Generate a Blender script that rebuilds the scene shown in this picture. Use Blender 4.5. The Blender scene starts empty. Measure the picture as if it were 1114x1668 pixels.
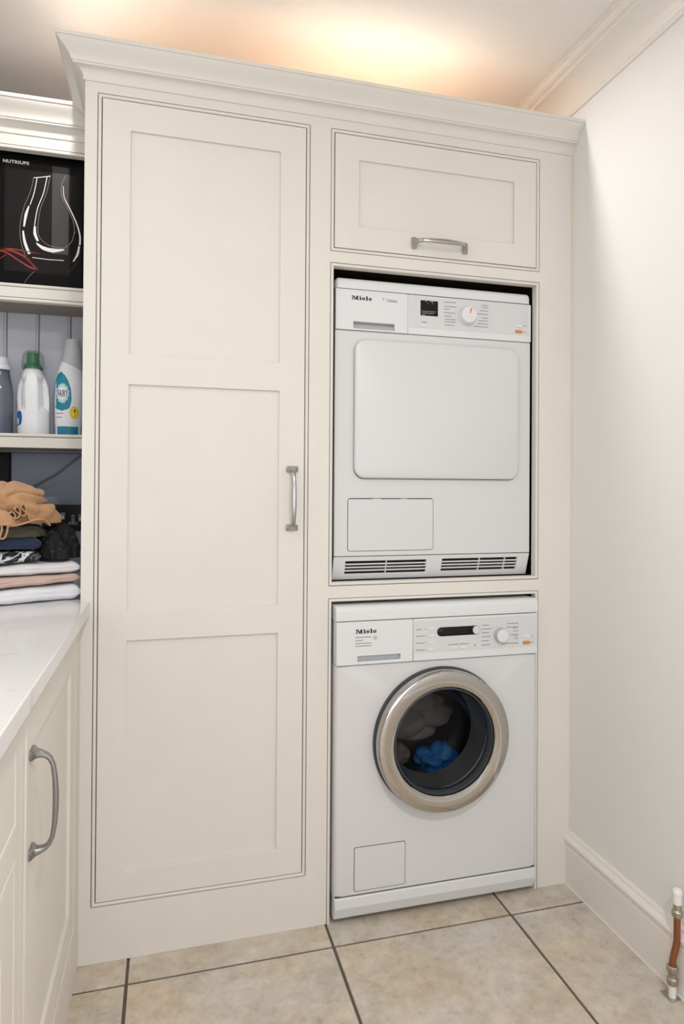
import bpy, bmesh, math, random
from mathutils import Matrix, Vector, noise
random.seed(7)
noise.seed_set(4)
PI = math.pi
scene = bpy.context.scene
C = bpy.context.collection

# ------------------------------------------------------------------ camera
cam_d = bpy.data.cameras.new('camera')
cam = bpy.data.objects.new('camera', cam_d); C.objects.link(cam)
RX = Vector((0.96473789, -0.26313597, 0.006345))
UP = Vector((-0.00810102, -0.00558902, 0.99995157))
FW = Vector((0.26308776, 0.96474257, 0.00752361))
m = Matrix.Identity(4)
for i in range(3):
    m[i][0] = RX[i]; m[i][1] = UP[i]; m[i][2] = -FW[i]
m.translation = Vector((-0.41335, -1.72394, 1.16402))
cam.matrix_world = m
cam_d.sensor_width = 36.0
cam_d.lens = 36.0 * 1081.3 / 1668.0
cam_d.shift_x = -12.33 / 1668.0
cam_d.shift_y = -49.78 / 1668.0
cam_d.clip_start = 0.02
scene.camera = cam

# ------------------------------------------------------------------ world, lights, exposure
world = bpy.data.worlds.new('world'); scene.world = world
world.use_nodes = True
wb = world.node_tree.nodes['Background']
wb.inputs['Color'].default_value = (0.75, 0.85, 1.0, 1)
wb.inputs['Strength'].default_value = 0.6
vs = scene.view_settings
vs.view_transform = 'Standard'; vs.look = 'None'; vs.gamma = 1.0; vs.use_curve_mapping = False
vs.exposure = 0.04

def light(name, kind, loc, energy, color, size=0.1, rot=(0, 0, 0), sy=None, spread=None):
    d = bpy.data.lights.new(name, kind); o = bpy.data.objects.new(name, d); C.objects.link(o)
    o.location = loc; o.rotation_euler = rot; d.energy = energy; d.color = color
    if kind == 'AREA':
        if sy: d.shape = 'RECTANGLE'; d.size = size; d.size_y = sy
        else: d.shape = 'DISK'; d.size = size
        if spread: d.spread = spread
    else:
        d.shadow_soft_size = size
    return o
CEIL = 2.37
# recessed ceiling downlight, then a fill lamp added behind the camera
FILL = (1.0, 0.97, 0.94)
light('key_fill_light', 'AREA', (-0.66, -0.80, CEIL - 0.01), 2.8, (0.97, 0.98, 1.0), 0.10)
light('key_fill_light', 'AREA', (-0.10, -2.10, CEIL - 0.01), 21.5, FILL, 0.10)  # added fill for the room's ambient light, not a known fitting
# cool fill like daylight, set at a glazed opening added behind the camera
light('rear_fill_light', 'AREA', (-0.10, -3.96, 1.10), 22, (0.86, 0.93, 1.0), 1.3, (PI / 2, 0, 0), 2.0)
# the two warm ceiling lamps right above the cabinet top
WARM = (1.0, 0.965, 0.93)
light('cabinet_lamp', 'AREA', (0.150, -0.030, CEIL - 0.004), 5.0, WARM, 0.04)
light('cabinet_lamp', 'AREA', (-0.664, -0.010, CEIL - 0.004), 3.0, WARM, 0.04)

# ------------------------------------------------------------------ materials
MATS = {}
def lin(c):
    return tuple(((x / 255) / 12.92 if x / 255 <= 0.04045 else ((x / 255 + 0.055) / 1.055) ** 2.4) for x in c) + (1,)
def mat(name, rgb, rough=0.5, metal=0.0, var=0.03, nscale=8.0, bump=0.0, bscale=60.0, coat=0.0, spec=None, trans=0.0, alpha=None, sheen=0.0, ior=None):
    m = bpy.data.materials.new(name); m.use_nodes = True
    nt = m.node_tree; N = nt.nodes; L = nt.links
    b = N['Principled BSDF']
    b.inputs['Roughness'].default_value = rough
    b.inputs['Metallic'].default_value = metal
    b.inputs['Coat Weight'].default_value = coat
    b.inputs['Transmission Weight'].default_value = trans
    if ior: b.inputs['IOR'].default_value = ior
    if spec is not None: b.inputs['Specular IOR Level'].default_value = spec
    if sheen:
        b.inputs['Sheen Weight'].default_value = sheen; b.inputs['Sheen Roughness'].default_value = 0.5
    tc = N.new('ShaderNodeTexCoord')
    nz = N.new('ShaderNodeTexNoise'); nz.inputs['Scale'].default_value = nscale; nz.inputs['Detail'].default_value = 4
    L.new(tc.outputs['Object'], nz.inputs['Vector'])
    mx = N.new('ShaderNodeMix'); mx.data_type = 'RGBA'
    c = lin(rgb)
    mx.inputs['A'].default_value = tuple(x * (1 - var) for x in c[:3]) + (1,)
    mx.inputs['B'].default_value = tuple(min(1, x * (1 + var)) for x in c[:3]) + (1,)
    L.new(nz.outputs['Fac'], mx.inputs['Factor'])
    L.new(mx.outputs['Result'], b.inputs['Base Color'])
    if bump:
        n2 = N.new('ShaderNodeTexNoise'); n2.inputs['Scale'].default_value = bscale; n2.inputs['Detail'].default_value = 5
        L.new(tc.outputs['Object'], n2.inputs['Vector'])
        bp = N.new('ShaderNodeBump'); bp.inputs['Strength'].default_value = bump; bp.inputs['Distance'].default_value = 0.002
        L.new(n2.outputs['Fac'], bp.inputs['Height']); L.new(bp.outputs['Normal'], b.inputs['Normal'])
    MATS[name] = m
    return m
mat('paint', (227, 222, 214), 0.5, spec=0.3, bump=0.06, bscale=90)
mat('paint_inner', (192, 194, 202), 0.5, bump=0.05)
mat('wall_paint', (236, 235, 233), 0.7, var=0.01, bump=0.05, bscale=150)
mat('ceiling_paint', (240, 235, 230), 0.8, var=0.01)
mat('trim_paint', (236, 231, 224), 0.35, var=0.01)
mat('sealant', (230, 216, 192), 0.5)
mat('carcass', (62, 48, 38), 0.6, var=0.15, nscale=20)
mat('bare_board', (216, 184, 150), 0.7, var=0.1)
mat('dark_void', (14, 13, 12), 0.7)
mat('enamel', (217, 216, 216), 0.34, var=0.005)
mat('plastic_white', (225, 225, 226), 0.35, var=0.006)
mat('plastic_panel', (214, 214, 215), 0.38, var=0.006)
mat('plastic_grey', (186, 189, 193), 0.4)
mat('rubber', (62, 65, 70), 0.55)
mat('seam', (52, 52, 54), 0.6)
mat('ink', (20, 20, 22), 0.5)
mat('ink_grey', (120, 121, 124), 0.5)
mat('orange', (222, 132, 34), 0.4)
mat('screen', (12, 12, 14), 0.3, spec=0.25)
mat('screen_inner', (26, 27, 30), 0.4, spec=0.2)
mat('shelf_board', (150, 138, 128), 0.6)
mat('print_strip', (48, 45, 44), 0.4, var=0.1)
mat('screen_text', (150, 155, 158), 0.4)
mat('chrome', (186, 182, 177), 0.05, 1.0, var=0.02)
mat('satin_nickel', (172, 171, 169), 0.24, 1.0, var=0.04)
mat('pewter', (150, 149, 148), 0.30, 1.0, var=0.06)
mat('steel_drum', (120, 120, 122), 0.35, 0.9)
mat('drum_fabric', (128, 121, 117), 0.9, var=0.25, nscale=30, bump=0.3)
mat('drum_fabric_brown', (126, 112, 102), 0.9, var=0.25, nscale=30, bump=0.3)
mat('blue_fabric', (26, 108, 176), 0.8, var=0.2, nscale=40, bump=0.3)
mat('grout', (98, 90, 84), 0.85, var=0.15, nscale=40, bump=0.3)
mat('copper', (150, 96, 66), 0.36, 0.7, var=0.18, nscale=30)
mat('brass_nickel', (176, 168, 156), 0.28, 0.95, var=0.15, nscale=50)
mat('pvc', (232, 230, 226), 0.4)
mat('box_black', (11, 10, 10), 0.45, var=0.2, spec=0.1)
mat('box_print', (32, 29, 29), 0.45, var=0.3, nscale=6, spec=0.1)
mat('print_white', (236, 230, 228), 0.4)
mat('print_grey', (120, 112, 108), 0.4)
mat('print_red', (146, 44, 42), 0.4, var=0.2)
mat('print_dark_red', (52, 28, 28), 0.4)
mat('bottle_white', (238, 239, 242), 0.3, var=0.01)
mat('bottle_grey', (196, 196, 200), 0.35)
mat('cap_green', (52, 122, 84), 0.35)
mat('label_teal', (18, 136, 160), 0.4, var=0.12, nscale=60)
mat('label_pale', (190, 224, 228), 0.4)
mat('label_blue', (24, 100, 176), 0.4)
mat('label_yellow', (232, 208, 30), 0.4)
mat('liquid_blue', (12, 66, 142), 0.2)
mat('white_cloth', (233, 234, 240), 0.9, var=0.02, nscale=20, bump=0.15, bscale=200, sheen=0.2)
mat('white_cloth_plain', (226, 224, 226), 0.9, var=0.02, nscale=20, bump=0.15, bscale=200, sheen=0.2)
mat('pink_cloth', (206, 178, 166), 0.9, var=0.04, nscale=20, bump=0.15, bscale=200, sheen=0.2)
mat('navy_cloth', (22, 38, 66), 0.85, var=0.25, nscale=30, bump=0.3, bscale=120, sheen=0.2)
mat('tan_cloth', (190, 146, 106), 0.95, var=0.10, nscale=60, bump=0.4, bscale=260, sheen=0.3)
mat('tan_lining', (164, 118, 92), 0.95, var=0.10, nscale=60, bump=0.3, bscale=260)
mat('button_horn', (206, 150, 112), 0.3)
mat('black_gloss', (8, 8, 9), 0.35, spec=0.2)
mat('socket_black', (18, 18, 19), 0.3)
mat('socket_metal', (150, 148, 146), 0.35, 0.7)
mat('rocker_white', (236, 232, 226), 0.4)

def thin_glass(name, tint, refl=1.45, gain=1.0, rough=0.02, cover=0.0, ccol=(255, 255, 255)):
    m = bpy.data.materials.new(name); m.use_nodes = True
    nt = m.node_tree; N = nt.nodes; L = nt.links
    N.remove(N['Principled BSDF'])
    tr = N.new('ShaderNodeBsdfTransparent'); tr.inputs['Color'].default_value = lin(tint)
    gl = N.new('ShaderNodeBsdfGlossy'); gl.inputs['Roughness'].default_value = rough
    fr = N.new('ShaderNodeFresnel'); fr.inputs['IOR'].default_value = refl
    mx = N.new('ShaderNodeMixShader')
    fm = N.new('ShaderNodeMath'); fm.operation = 'MULTIPLY'; fm.inputs[1].default_value = gain; L.new(fr.outputs[0], fm.inputs[0])
    L.new(fm.outputs[0], mx.inputs[0]); L.new(tr.outputs[0], mx.inputs[1]); L.new(gl.outputs[0], mx.inputs[2])
    out = mx.outputs[0]
    if cover:
        df = N.new('ShaderNodeBsdfDiffuse'); df.inputs['Color'].default_value = lin(ccol)
        nz = N.new('ShaderNodeTexNoise'); nz.inputs['Scale'].default_value = 30
        mp = N.new('ShaderNodeMapRange'); mp.inputs['To Min'].default_value = cover * 0.6; mp.inputs['To Max'].default_value = cover * 1.4
        L.new(nz.outputs['Fac'], mp.inputs['Value'])
        m2 = N.new('ShaderNodeMixShader'); L.new(mp.outputs[0], m2.inputs[0]); L.new(out, m2.inputs[1]); L.new(df.outputs[0], m2.inputs[2])
        out = m2.outputs[0]
    L.new(out, N['Material Output'].inputs['Surface'])
    MATS[name] = m
thin_glass('door_glass', (206, 206, 208), refl=1.4, gain=0.22)
thin_glass('clear_plastic', (214, 216, 220), cover=0.35, ccol=(150, 156, 170), rough=0.08)
thin_glass('dosing_cup', (240, 243, 241), refl=1.4, gain=0.35, cover=0.05, ccol=(180, 190, 184), rough=0.05)

def tex_nodes(name, rough):
    m = bpy.data.materials.new(name); m.use_nodes = True
    N = m.node_tree.nodes; L = m.node_tree.links; b = N['Principled BSDF']; b.inputs['Roughness'].default_value = rough
    tc = N.new('ShaderNodeTexCoord'); MATS[name] = m
    return m, N, L, b, tc
def ramp(N, stops):
    r = N.new('ShaderNodeValToRGB'); e = r.color_ramp.elements
    while len(e) < len(stops): e.new(0.5)
    for el, (p, c) in zip(e, stops): el.position = p; el.color = lin(c)
    return r
# floor tile: mottled stone-look ceramic
m_, N, L, b, tc = tex_nodes('tile', 0.42)
oi = N.new('ShaderNodeObjectInfo'); ad = N.new('ShaderNodeVectorMath'); ad.operation = 'MULTIPLY_ADD'
cb = N.new('ShaderNodeCombineXYZ')
for k in range(3): L.new(oi.outputs['Random'], cb.inputs[k])
L.new(cb.outputs[0], ad.inputs[0]); ad.inputs[1].default_value = (13, 29, 7); L.new(tc.outputs['Object'], ad.inputs[2])
n1 = N.new('ShaderNodeTexNoise'); n1.inputs['Scale'].default_value = 7; n1.inputs['Detail'].default_value = 8; n1.inputs['Roughness'].default_value = 0.72; n1.inputs['Distortion'].default_value = 0.2
n2 = N.new('ShaderNodeTexNoise'); n2.inputs['Scale'].default_value = 30; n2.inputs['Detail'].default_value = 9; n2.inputs['Roughness'].default_value = 0.75; n2.inputs['Distortion'].default_value = 0.15
n3 = N.new('ShaderNodeTexNoise'); n3.inputs['Scale'].default_value = 4; n3.inputs['Detail'].default_value = 3
for n in (n1, n2, n3): L.new(ad.outputs[0], n.inputs['Vector'])
r1 = ramp(N, [(0.34, (158, 143, 122)), (0.45, (194, 180, 160)), (0.54, (214, 203, 188)), (0.66, (232, 224, 213))])
L.new(n1.outputs['Fac'], r1.inputs[0])
r2 = ramp(N, [(0.34, (118, 109, 98)), (0.44, (188, 178, 164)), (0.56, (212, 202, 188)), (0.68, (234, 227, 217))])
L.new(n2.outputs['Fac'], r2.inputs[0])
r3 = ramp(N, [(0.4, (216, 190, 156)), (0.6, (202, 200, 196))]); L.new(n3.outputs['Fac'], r3.inputs[0])
x1 = N.new('ShaderNodeMix'); x1.data_type = 'RGBA'; x1.inputs['Factor'].default_value = 0.5
L.new(r1.outputs[0], x1.inputs['A']); L.new(r2.outputs[0], x1.inputs['B'])
x2 = N.new('ShaderNodeMix'); x2.data_type = 'RGBA'; x2.inputs['Factor'].default_value = 0.3
L.new(x1.outputs['Result'], x2.inputs['A']); L.new(r3.outputs[0], x2.inputs['B']); L.new(x2.outputs['Result'], b.inputs['Base Color'])
bp = N.new('ShaderNodeBump'); bp.inputs['Strength'].default_value = 0.15; bp.inputs['Distance'].default_value = 0.002
L.new(n2.outputs['Fac'], bp.inputs['Height']); L.new(bp.outputs[0], b.inputs['Normal'])
# white quartz with faint veins
def marble(name, base, vein, rough, sc, amount):
    m_, N, L, b, tc = tex_nodes(name, rough)
    n1 = N.new('ShaderNodeTexNoise'); n1.inputs['Scale'].default_value = sc; n1.inputs['Detail'].default_value = 7; n1.inputs['Distortion'].default_value = 1.4
    L.new(tc.outputs['Object'], n1.inputs['Vector'])
    s = N.new('ShaderNodeMath'); s.operation = 'SUBTRACT'; s.inputs[1].default_value = 0.5; L.new(n1.outputs['Fac'], s.inputs[0])
    a = N.new('ShaderNodeMath'); a.operation = 'ABSOLUTE'; L.new(s.outputs[0], a.inputs[0])
    mr = N.new('ShaderNodeMapRange'); mr.inputs['From Min'].default_value = 0.0; mr.inputs['From Max'].default_value = 0.025; mr.inputs['To Min'].default_value = 1; mr.inputs['To Max'].default_value = 0
    L.new(a.outputs[0], mr.inputs['Value'])
    n2 = N.new('ShaderNodeTexNoise'); n2.inputs['Scale'].default_value = sc * 1.7; L.new(tc.outputs['Object'], n2.inputs['Vector'])
    m2 = N.new('ShaderNodeMapRange'); m2.inputs['From Min'].default_value = 0.5; m2.inputs['From Max'].default_value = 0.7; L.new(n2.outputs['Fac'], m2.inputs['Value'])
    mu = N.new('ShaderNodeMath'); mu.operation = 'MULTIPLY'; L.new(mr.outputs[0], mu.inputs[0]); L.new(m2.outputs[0], mu.inputs[1])
    mm = N.new('ShaderNodeMath'); mm.operation = 'MULTIPLY'; mm.inputs[1].default_value = amount; L.new(mu.outputs[0], mm.inputs[0])
    x = N.new('ShaderNodeMix'); x.data_type = 'RGBA'; x.inputs['A'].default_value = lin(base); x.inputs['B'].default_value = lin(vein)
    L.new(mm.outputs[0], x.inputs['Factor']); L.new(x.outputs['Result'], b.inputs['Base Color'])
    return N, L, b, tc, x
marble('quartz', (229, 229, 230), (142, 140, 142), 0.18, 6.0, 0.55)
# splashback marble with one broad diagonal vein
N, L, b, tc, x = marble('splash_marble', (150, 160, 180), (104, 110, 124), 0.25, 5.0, 0.8)
sp = N.new('ShaderNodeSeparateXYZ'); L.new(tc.outputs['Object'], sp.inputs[0])
def mth(op, a, bval):
    n = N.new('ShaderNodeMath'); n.operation = op
    if isinstance(a, float): n.inputs[0].default_value = a
    else: L.new(a, n.inputs[0])
    if isinstance(bval, float): n.inputs[1].default_value = bval
    else: L.new(bval, n.inputs[1])
    return n.outputs[0]
nzv = N.new('ShaderNodeTexNoise'); nzv.inputs['Scale'].default_value = 6; L.new(tc.outputs['Object'], nzv.inputs['Vector'])
dx = mth('ADD', sp.outputs['X'], 0.8)
quad = mth('ADD', mth('MULTIPLY', dx, 0.62), mth('MULTIPLY', mth('MULTIPLY', dx, dx), 1.6))
dd = mth('SUBTRACT', mth('SUBTRACT', sp.outputs['Z'], 1.178), quad)
dd = mth('ADD', dd, mth('MULTIPLY', mth('SUBTRACT', nzv.outputs['Fac'], 0.5), 0.03))
ab = mth('ABSOLUTE', dd, 0.0)
mr = N.new('ShaderNodeMapRange'); mr.inputs['From Min'].default_value = 0.003; mr.inputs['From Max'].default_value = 0.009; mr.inputs['To Min'].default_value = 0.9; mr.inputs['To Max'].default_value = 0
L.new(ab, mr.inputs['Value'])
x5 = N.new('ShaderNodeMix'); x5.data_type = 'RGBA'; L.new(mr.outputs[0], x5.inputs['Factor']); L.new(x.outputs['Result'], x5.inputs['A']); x5.inputs['B'].default_value = lin((70, 74, 86))
L.new(x5.outputs['Result'], b.inputs['Base Color'])
# olive knit
m_, N, L, b, tc = tex_nodes('knit', 0.95)
wv = N.new('ShaderNodeTexWave'); wv.bands_direction = 'DIAGONAL'; wv.inputs['Scale'].default_value = 130; wv.inputs['Distortion'].default_value = 1.5; wv.inputs['Detail'].default_value = 2
L.new(tc.outputs['Object'], wv.inputs['Vector'])
r = ramp(N, [(0.2, (46, 44, 36)), (0.8, (104, 100, 86))]); L.new(wv.outputs['Fac'], r.inputs[0]); L.new(r.outputs[0], b.inputs['Base Color'])
bp = N.new('ShaderNodeBump'); bp.inputs['Strength'].default_value = 0.6; bp.inputs['Distance'].default_value = 0.002; L.new(wv.outputs['Fac'], bp.inputs['Height']); L.new(bp.outputs[0], b.inputs['Normal'])
# black print with white swirls / black checks
m_, N, L, b, tc = tex_nodes('swirl_print', 0.6)
vo = N.new('ShaderNodeTexVoronoi'); vo.feature = 'DISTANCE_TO_EDGE'; vo.inputs['Scale'].default_value = 26
nz = N.new('ShaderNodeTexNoise'); nz.inputs['Scale'].default_value = 16; L.new(tc.outputs['Object'], nz.inputs['Vector'])
mxv = N.new('ShaderNodeMix'); mxv.data_type = 'VECTOR'; mxv.inputs['Factor'].default_value = 0.12
L.new(tc.outputs['Object'], mxv.inputs['A']); L.new(nz.outputs['Color'], mxv.inputs['B']); L.new(mxv.outputs['Result'], vo.inputs['Vector'])
r = ramp(N, [(0.05, (214, 214, 218)), (0.09, (16, 16, 18)), (0.3, (14, 14, 16)), (0.34, (120, 120, 124)), (0.37, (14, 14, 16))]); L.new(vo.outputs['Distance'], r.inputs[0])
L.new(r.outputs[0], b.inputs['Base Color'])
m_, N, L, b, tc = tex_nodes('dark_check', 0.85)
ck = N.new('ShaderNodeTexVoronoi'); ck.inputs['Scale'].default_value = 70; L.new(tc.outputs['Object'], ck.inputs['Vector'])
r = ramp(N, [(0.0, (74, 74, 76)), (0.16, (60, 60, 62)), (0.3, (20, 20, 21)), (1.0, (16, 16, 17))]); L.new(ck.outputs['Distance'], r.inputs[0]); L.new(r.outputs[0], b.inputs['Base Color'])

# ------------------------------------------------------------------ mesh helpers
def obj(name, bm, material, parent=None, smooth=None, bevel=0.0, seg=2):
    me = bpy.data.meshes.new(name)
    bmesh.ops.recalc_face_normals(bm, faces=bm.faces[:])
    bm.to_mesh(me); bm.free()
    o = bpy.data.objects.new(name, me); C.objects.link(o)
    if material: me.materials.append(MATS[material])
    if smooth is not None:
        for p in me.polygons: p.use_smooth = True
        me.set_sharp_from_angle(angle=math.radians(smooth))
    if bevel:
        b = o.modifiers.new('bevel', 'BEVEL'); b.width = bevel; b.segments = seg; b.limit_method = 'ANGLE'; b.angle_limit = math.radians(40)
        if smooth is None:
            for p in me.polygons: p.use_smooth = True
            me.set_sharp_from_angle(angle=math.radians(30))
            b.harden_normals = False
    if parent: o.parent = parent
    return o
def thing(name, label, cat, loc=(0, 0, 0), group=None):
    # empty at the thing's base; the children's meshes stay in world coordinates
    o = bpy.data.objects.new(name, None); C.objects.link(o)
    o.empty_display_size = 0.05
    o['label'] = label; o['category'] = cat
    if group: o['group'] = group
    return o
def tag(o, label, cat, group=None):
    o['label'] = label; o['category'] = cat
    if group: o['group'] = group
    return o
def struct(o):
    o['kind'] = 'structure'; return o
def box(bm, x0, x1, y0, y1, z0, z1):
    v = [bm.verts.new(p) for p in ((x0, y0, z0), (x1, y0, z0), (x1, y1, z0), (x0, y1, z0), (x0, y0, z1), (x1, y0, z1), (x1, y1, z1), (x0, y1, z1))]
    for f in ((0, 1, 2, 3), (4, 7, 6, 5), (0, 4, 5, 1), (1, 5, 6, 2), (2, 6, 7, 3), (3, 7, 4, 0)):
        bm.faces.new([v[i] for i in f])
    return v
def boxo(name, material, parent, x0, x1, y0, y1, z0, z1, bevel=0.0, seg=2):
    bm = bmesh.new(); box(bm, x0, x1, y0, y1, z0, z1)
    return obj(name, bm, material, parent, bevel=bevel, seg=seg)
def loft(bm, loops, close=True, cap0=True, cap1=True):
    V = [[bm.verts.new(p) for p in lp] for lp in loops]
    n = len(V[0])
    for a, b in zip(V, V[1:]):
        for i in range(n if close else n - 1):
            j = (i + 1) % n
            try: bm.faces.new((a[i], a[j], b[j], b[i]))
            except ValueError: pass
    if cap0: bm.faces.new(V[0][::-1])
    if cap1: bm.faces.new(V[-1])
    return V
IDENT = lambda a, b, c: (a, b, c)
def holed_plate(bm, a0, a1, b0, b1, holes, d0, d1, mp):
    # plate in the (a, b) plane between depths d0 (front) and d1, with rectangular holes; mp maps (a, d, b) to world
    xs = sorted({a0, a1} | {h[0] for h in holes} | {h[1] for h in holes}); xs = [x for x in xs if a0 <= x <= a1]
    zs = sorted({b0, b1} | {h[2] for h in holes} | {h[3] for h in holes}); zs = [z for z in zs if b0 <= z <= b1]
    vc = {}
    def V(i, j, d):
        k = (i, j, d)
        if k not in vc: vc[k] = bm.verts.new(mp(xs[i], (d0, d1)[d], zs[j]))
        return vc[k]
    nx, nz = len(xs) - 1, len(zs) - 1
    def solid(i, j):
        if i < 0 or j < 0 or i >= nx or j >= nz: return False
        cx, cz = (xs[i] + xs[i + 1]) / 2, (zs[j] + zs[j + 1]) / 2
        return not any(h[0] < cx < h[1] and h[2] < cz < h[3] for h in holes)
    for i in range(nx):
        for j in range(nz):
            if not solid(i, j): continue
            bm.faces.new((V(i, j, 0), V(i + 1, j, 0), V(i + 1, j + 1, 0), V(i, j + 1, 0)))
            bm.faces.new((V(i, j, 1), V(i, j + 1, 1), V(i + 1, j + 1, 1), V(i + 1, j, 1)))
            for (di, dj, p, q) in ((-1, 0, (i, j), (i, j + 1)), (1, 0, (i + 1, j), (i + 1, j + 1)), (0, -1, (i, j), (i + 1, j)), (0, 1, (i, j + 1), (i + 1, j + 1))):
                if not solid(i + di, j + dj):
                    bm.faces.new((V(*p, 0), V(*q, 0), V(*q, 1), V(*p, 1)))
def merge_flat(bm):
    bmesh.ops.dissolve_limit(bm, angle_limit=0.01, verts=bm.verts[:], edges=bm.edges[:])
def rrect(x0, x1, z0, z1, r, n=6):
    pts = []
    for cx, cz, a in ((x1 - r, z1 - r, 0), (x0 + r, z1 - r, 90), (x0 + r, z0 + r, 180), (x1 - r, z0 + r, 270)):
        for k in range(n + 1):
            t = math.radians(a + 90 * k / n); pts.append((cx + r * math.cos(t), cz + r * math.sin(t)))
    return pts
def cushion(name, material, parent, x0, x1, z0, z1, r, prof, mp=IDENT, n=6, smooth=40):
    bm = bmesh.new(); loops = []
    for ins, y in prof:
        rr = max(r - ins, 0.0004)
        loops.append([mp(a, y, b) for a, b in rrect(x0 + ins, x1 - ins, z0 + ins, z1 - ins, rr, n)])
    loft(bm, loops)
    return obj(name, bm, material, parent, smooth=smooth)
def lathe(bm, prof, c, axis='z', n=32, cap0=True, cap1=True):
    loops = []
    for r, h in prof:
        lp = []
        for k in range(n):
            t = 2 * PI * k / n
            if axis == 'z': lp.append((c[0] + r * math.cos(t), c[1] + r * math.sin(t), c[2] + h))
            elif axis == 'y': lp.append((c[0] + r * math.cos(t), c[1] + h, c[2] + r * math.sin(t)))
            else: lp.append((c[0] + h, c[1] + r * math.cos(t), c[2] + r * math.sin(t)))
        loops.append(lp)
    loft(bm, loops, True, cap0, cap1)
def tube(bm, pts, rad, n=12, cap=True):
    pts = [Vector(p) for p in pts]; loops = []
    up = None
    for i, p in enumerate(pts):
        t = (pts[min(i + 1, len(pts) - 1)] - pts[max(i - 1, 0)]).normalized()
        if up is None:
            up = Vector((0, 1, 0)) if abs(t.y) < 0.8 else Vector((1, 0, 0))
        s = t.cross(up).normalized(); up = s.cross(t).normalized()
        r = rad[i] if isinstance(rad, (list, tuple)) else rad
        loops.append([p + s * (r * math.cos(2 * PI * k / n)) + up * (r * math.sin(2 * PI * k / n)) for k in range(n)])
    loft(bm, loops, True, cap, cap)
def sweep_x(bm, prof, x0, x1, sh0=None, sh1=None):
    # prof: list of (y, z) closed polygon, extruded along X; sh0/sh1: x offset of an end as a function of y (mitre)
    a = [((x0 + (sh0(y) if sh0 else 0)), y, z) for y, z in prof]
    b = [((x1 + (sh1(y) if sh1 else 0)), y, z) for y, z in prof]
    loft(bm, [a, b])
def text(name, s, size, x, y, z, material, parent, xs=1.0, bold=0.0, align='LEFT', depth=0.0003, fn=None, rot=0.0, space=1.0):
    cu = bpy.data.curves.new('t', 'FONT'); cu.body = s; cu.size = size; cu.extrude = depth; cu.offset = bold; cu.align_x = align; cu.resolution_u = 3; cu.space_character = space
    o = bpy.data.objects.new('t', cu); C.objects.link(o)
    dg = bpy.context.evaluated_depsgraph_get()
    me = bpy.data.meshes.new_from_object(o.evaluated_get(dg))
    bpy.data.objects.remove(o)
    cr, sr = math.cos(rot), math.sin(rot)
    for v in me.vertices:
        a, b, c = v.co
        a, b = a * xs * cr - b * sr, a * xs * sr + b * cr
        v.co = fn(a, b, c) if fn else (x + a, y - c, z + b)
    me.name = name; me.materials.clear(); me.materials.append(MATS[material])
    ob = bpy.data.objects.new(name, me); C.objects.link(ob); ob.parent = parent
    return ob

# ------------------------------------------------------------------ the room
WX, WT = 0.7385, -0.0065          # right wall: X = WX + WT * Y (not quite square to the cabinets)
wallx = lambda y: WX + WT * y
YB, YF, XL = 0.64, -4.00, -1.24
def slab_right(name, prof, material, y0, y1):
    # prof: closed list of (inward offset from wall, z), run along the right wall
    bm = bmesh.new()
    loft(bm, [[(wallx(y) - o, y, z) for o, z in prof] for y in (y0, y1)])
    return struct(obj(name, bm, material, smooth=35))
fl = boxo('floor', 'grout', None, XL - 0.1, 1.0, YF - 0.1, YB + 0.1, -0.06, -0.0035); struct(fl)
gx = [-1.4953, -0.9972, -0.4991, -0.0012, 0.4966, 0.995]
gy = [0.4105, -0.0873, -0.5853, -1.0833, -1.5813, -2.0793, -2.5773, -3.0753, -3.5733, -4.1]
for i in range(5):
    for j in range(9):
        x0, x1 = max(gx[i] + 0.0035, XL), min(gx[i + 1] - 0.0035, 0.755)
        y0, y1 = max(gy[j + 1] + 0.0035, YF), gy[j] - 0.0035
        if x1 < -0.63 or x1 - x0 < 0.01: continue
        boxo('tile', 'tile', fl, x0, x1, y0, y1, -0.006, 0.0, bevel=0.0012, seg=1)
struct(boxo('ceiling', 'ceiling_paint', None, XL - 0.1, 0.95, YF - 0.1, YB + 0.1, CEIL, CEIL + 0.08))
slab_right('wall_right', [(0, -0.004), (0, CEIL), (-0.1, CEIL), (-0.1, -0.004)], 'wall_paint', YF - 0.1, YB + 0.1)
struct(boxo('wall_back', 'wall_paint', None, XL - 0.1, 0.76, YB, YB + 0.1, -0.004, CEIL))
struct(boxo('wall_left', 'wall_paint', None, XL - 0.1, XL, YF - 0.1, YB, -0.004, CEIL))
bm = bmesh.new(); holed_plate(bm, XL, 0.76, -0.004, CEIL, [(-0.76, 0.56, 0.06, 2.14)], YF, YF - 0.1, IDENT); merge_flat(bm)
struct(obj('wall_front', bm, 'wall_paint'))
win = struct(bpy.data.objects.new('added_window_1', None)); C.objects.link(win)  # unseen glazed opening, added to go with the rear fill light
bm = bmesh.new(); holed_plate(bm, -0.76, 0.56, 0.06, 2.14, [(-0.70, -0.13, 0.14, 2.08), (-0.07, 0.50, 0.14, 2.08)], YF - 0.03, YF - 0.07, IDENT); merge_flat(bm)
obj('added_window_frame', bm, 'trim_paint', win)
for a in (-0.70, -0.07): boxo('pane', 'clear_plastic', win, a, a + 0.57, YF - 0.052, YF - 0.048, 0.14, 2.08)
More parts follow.
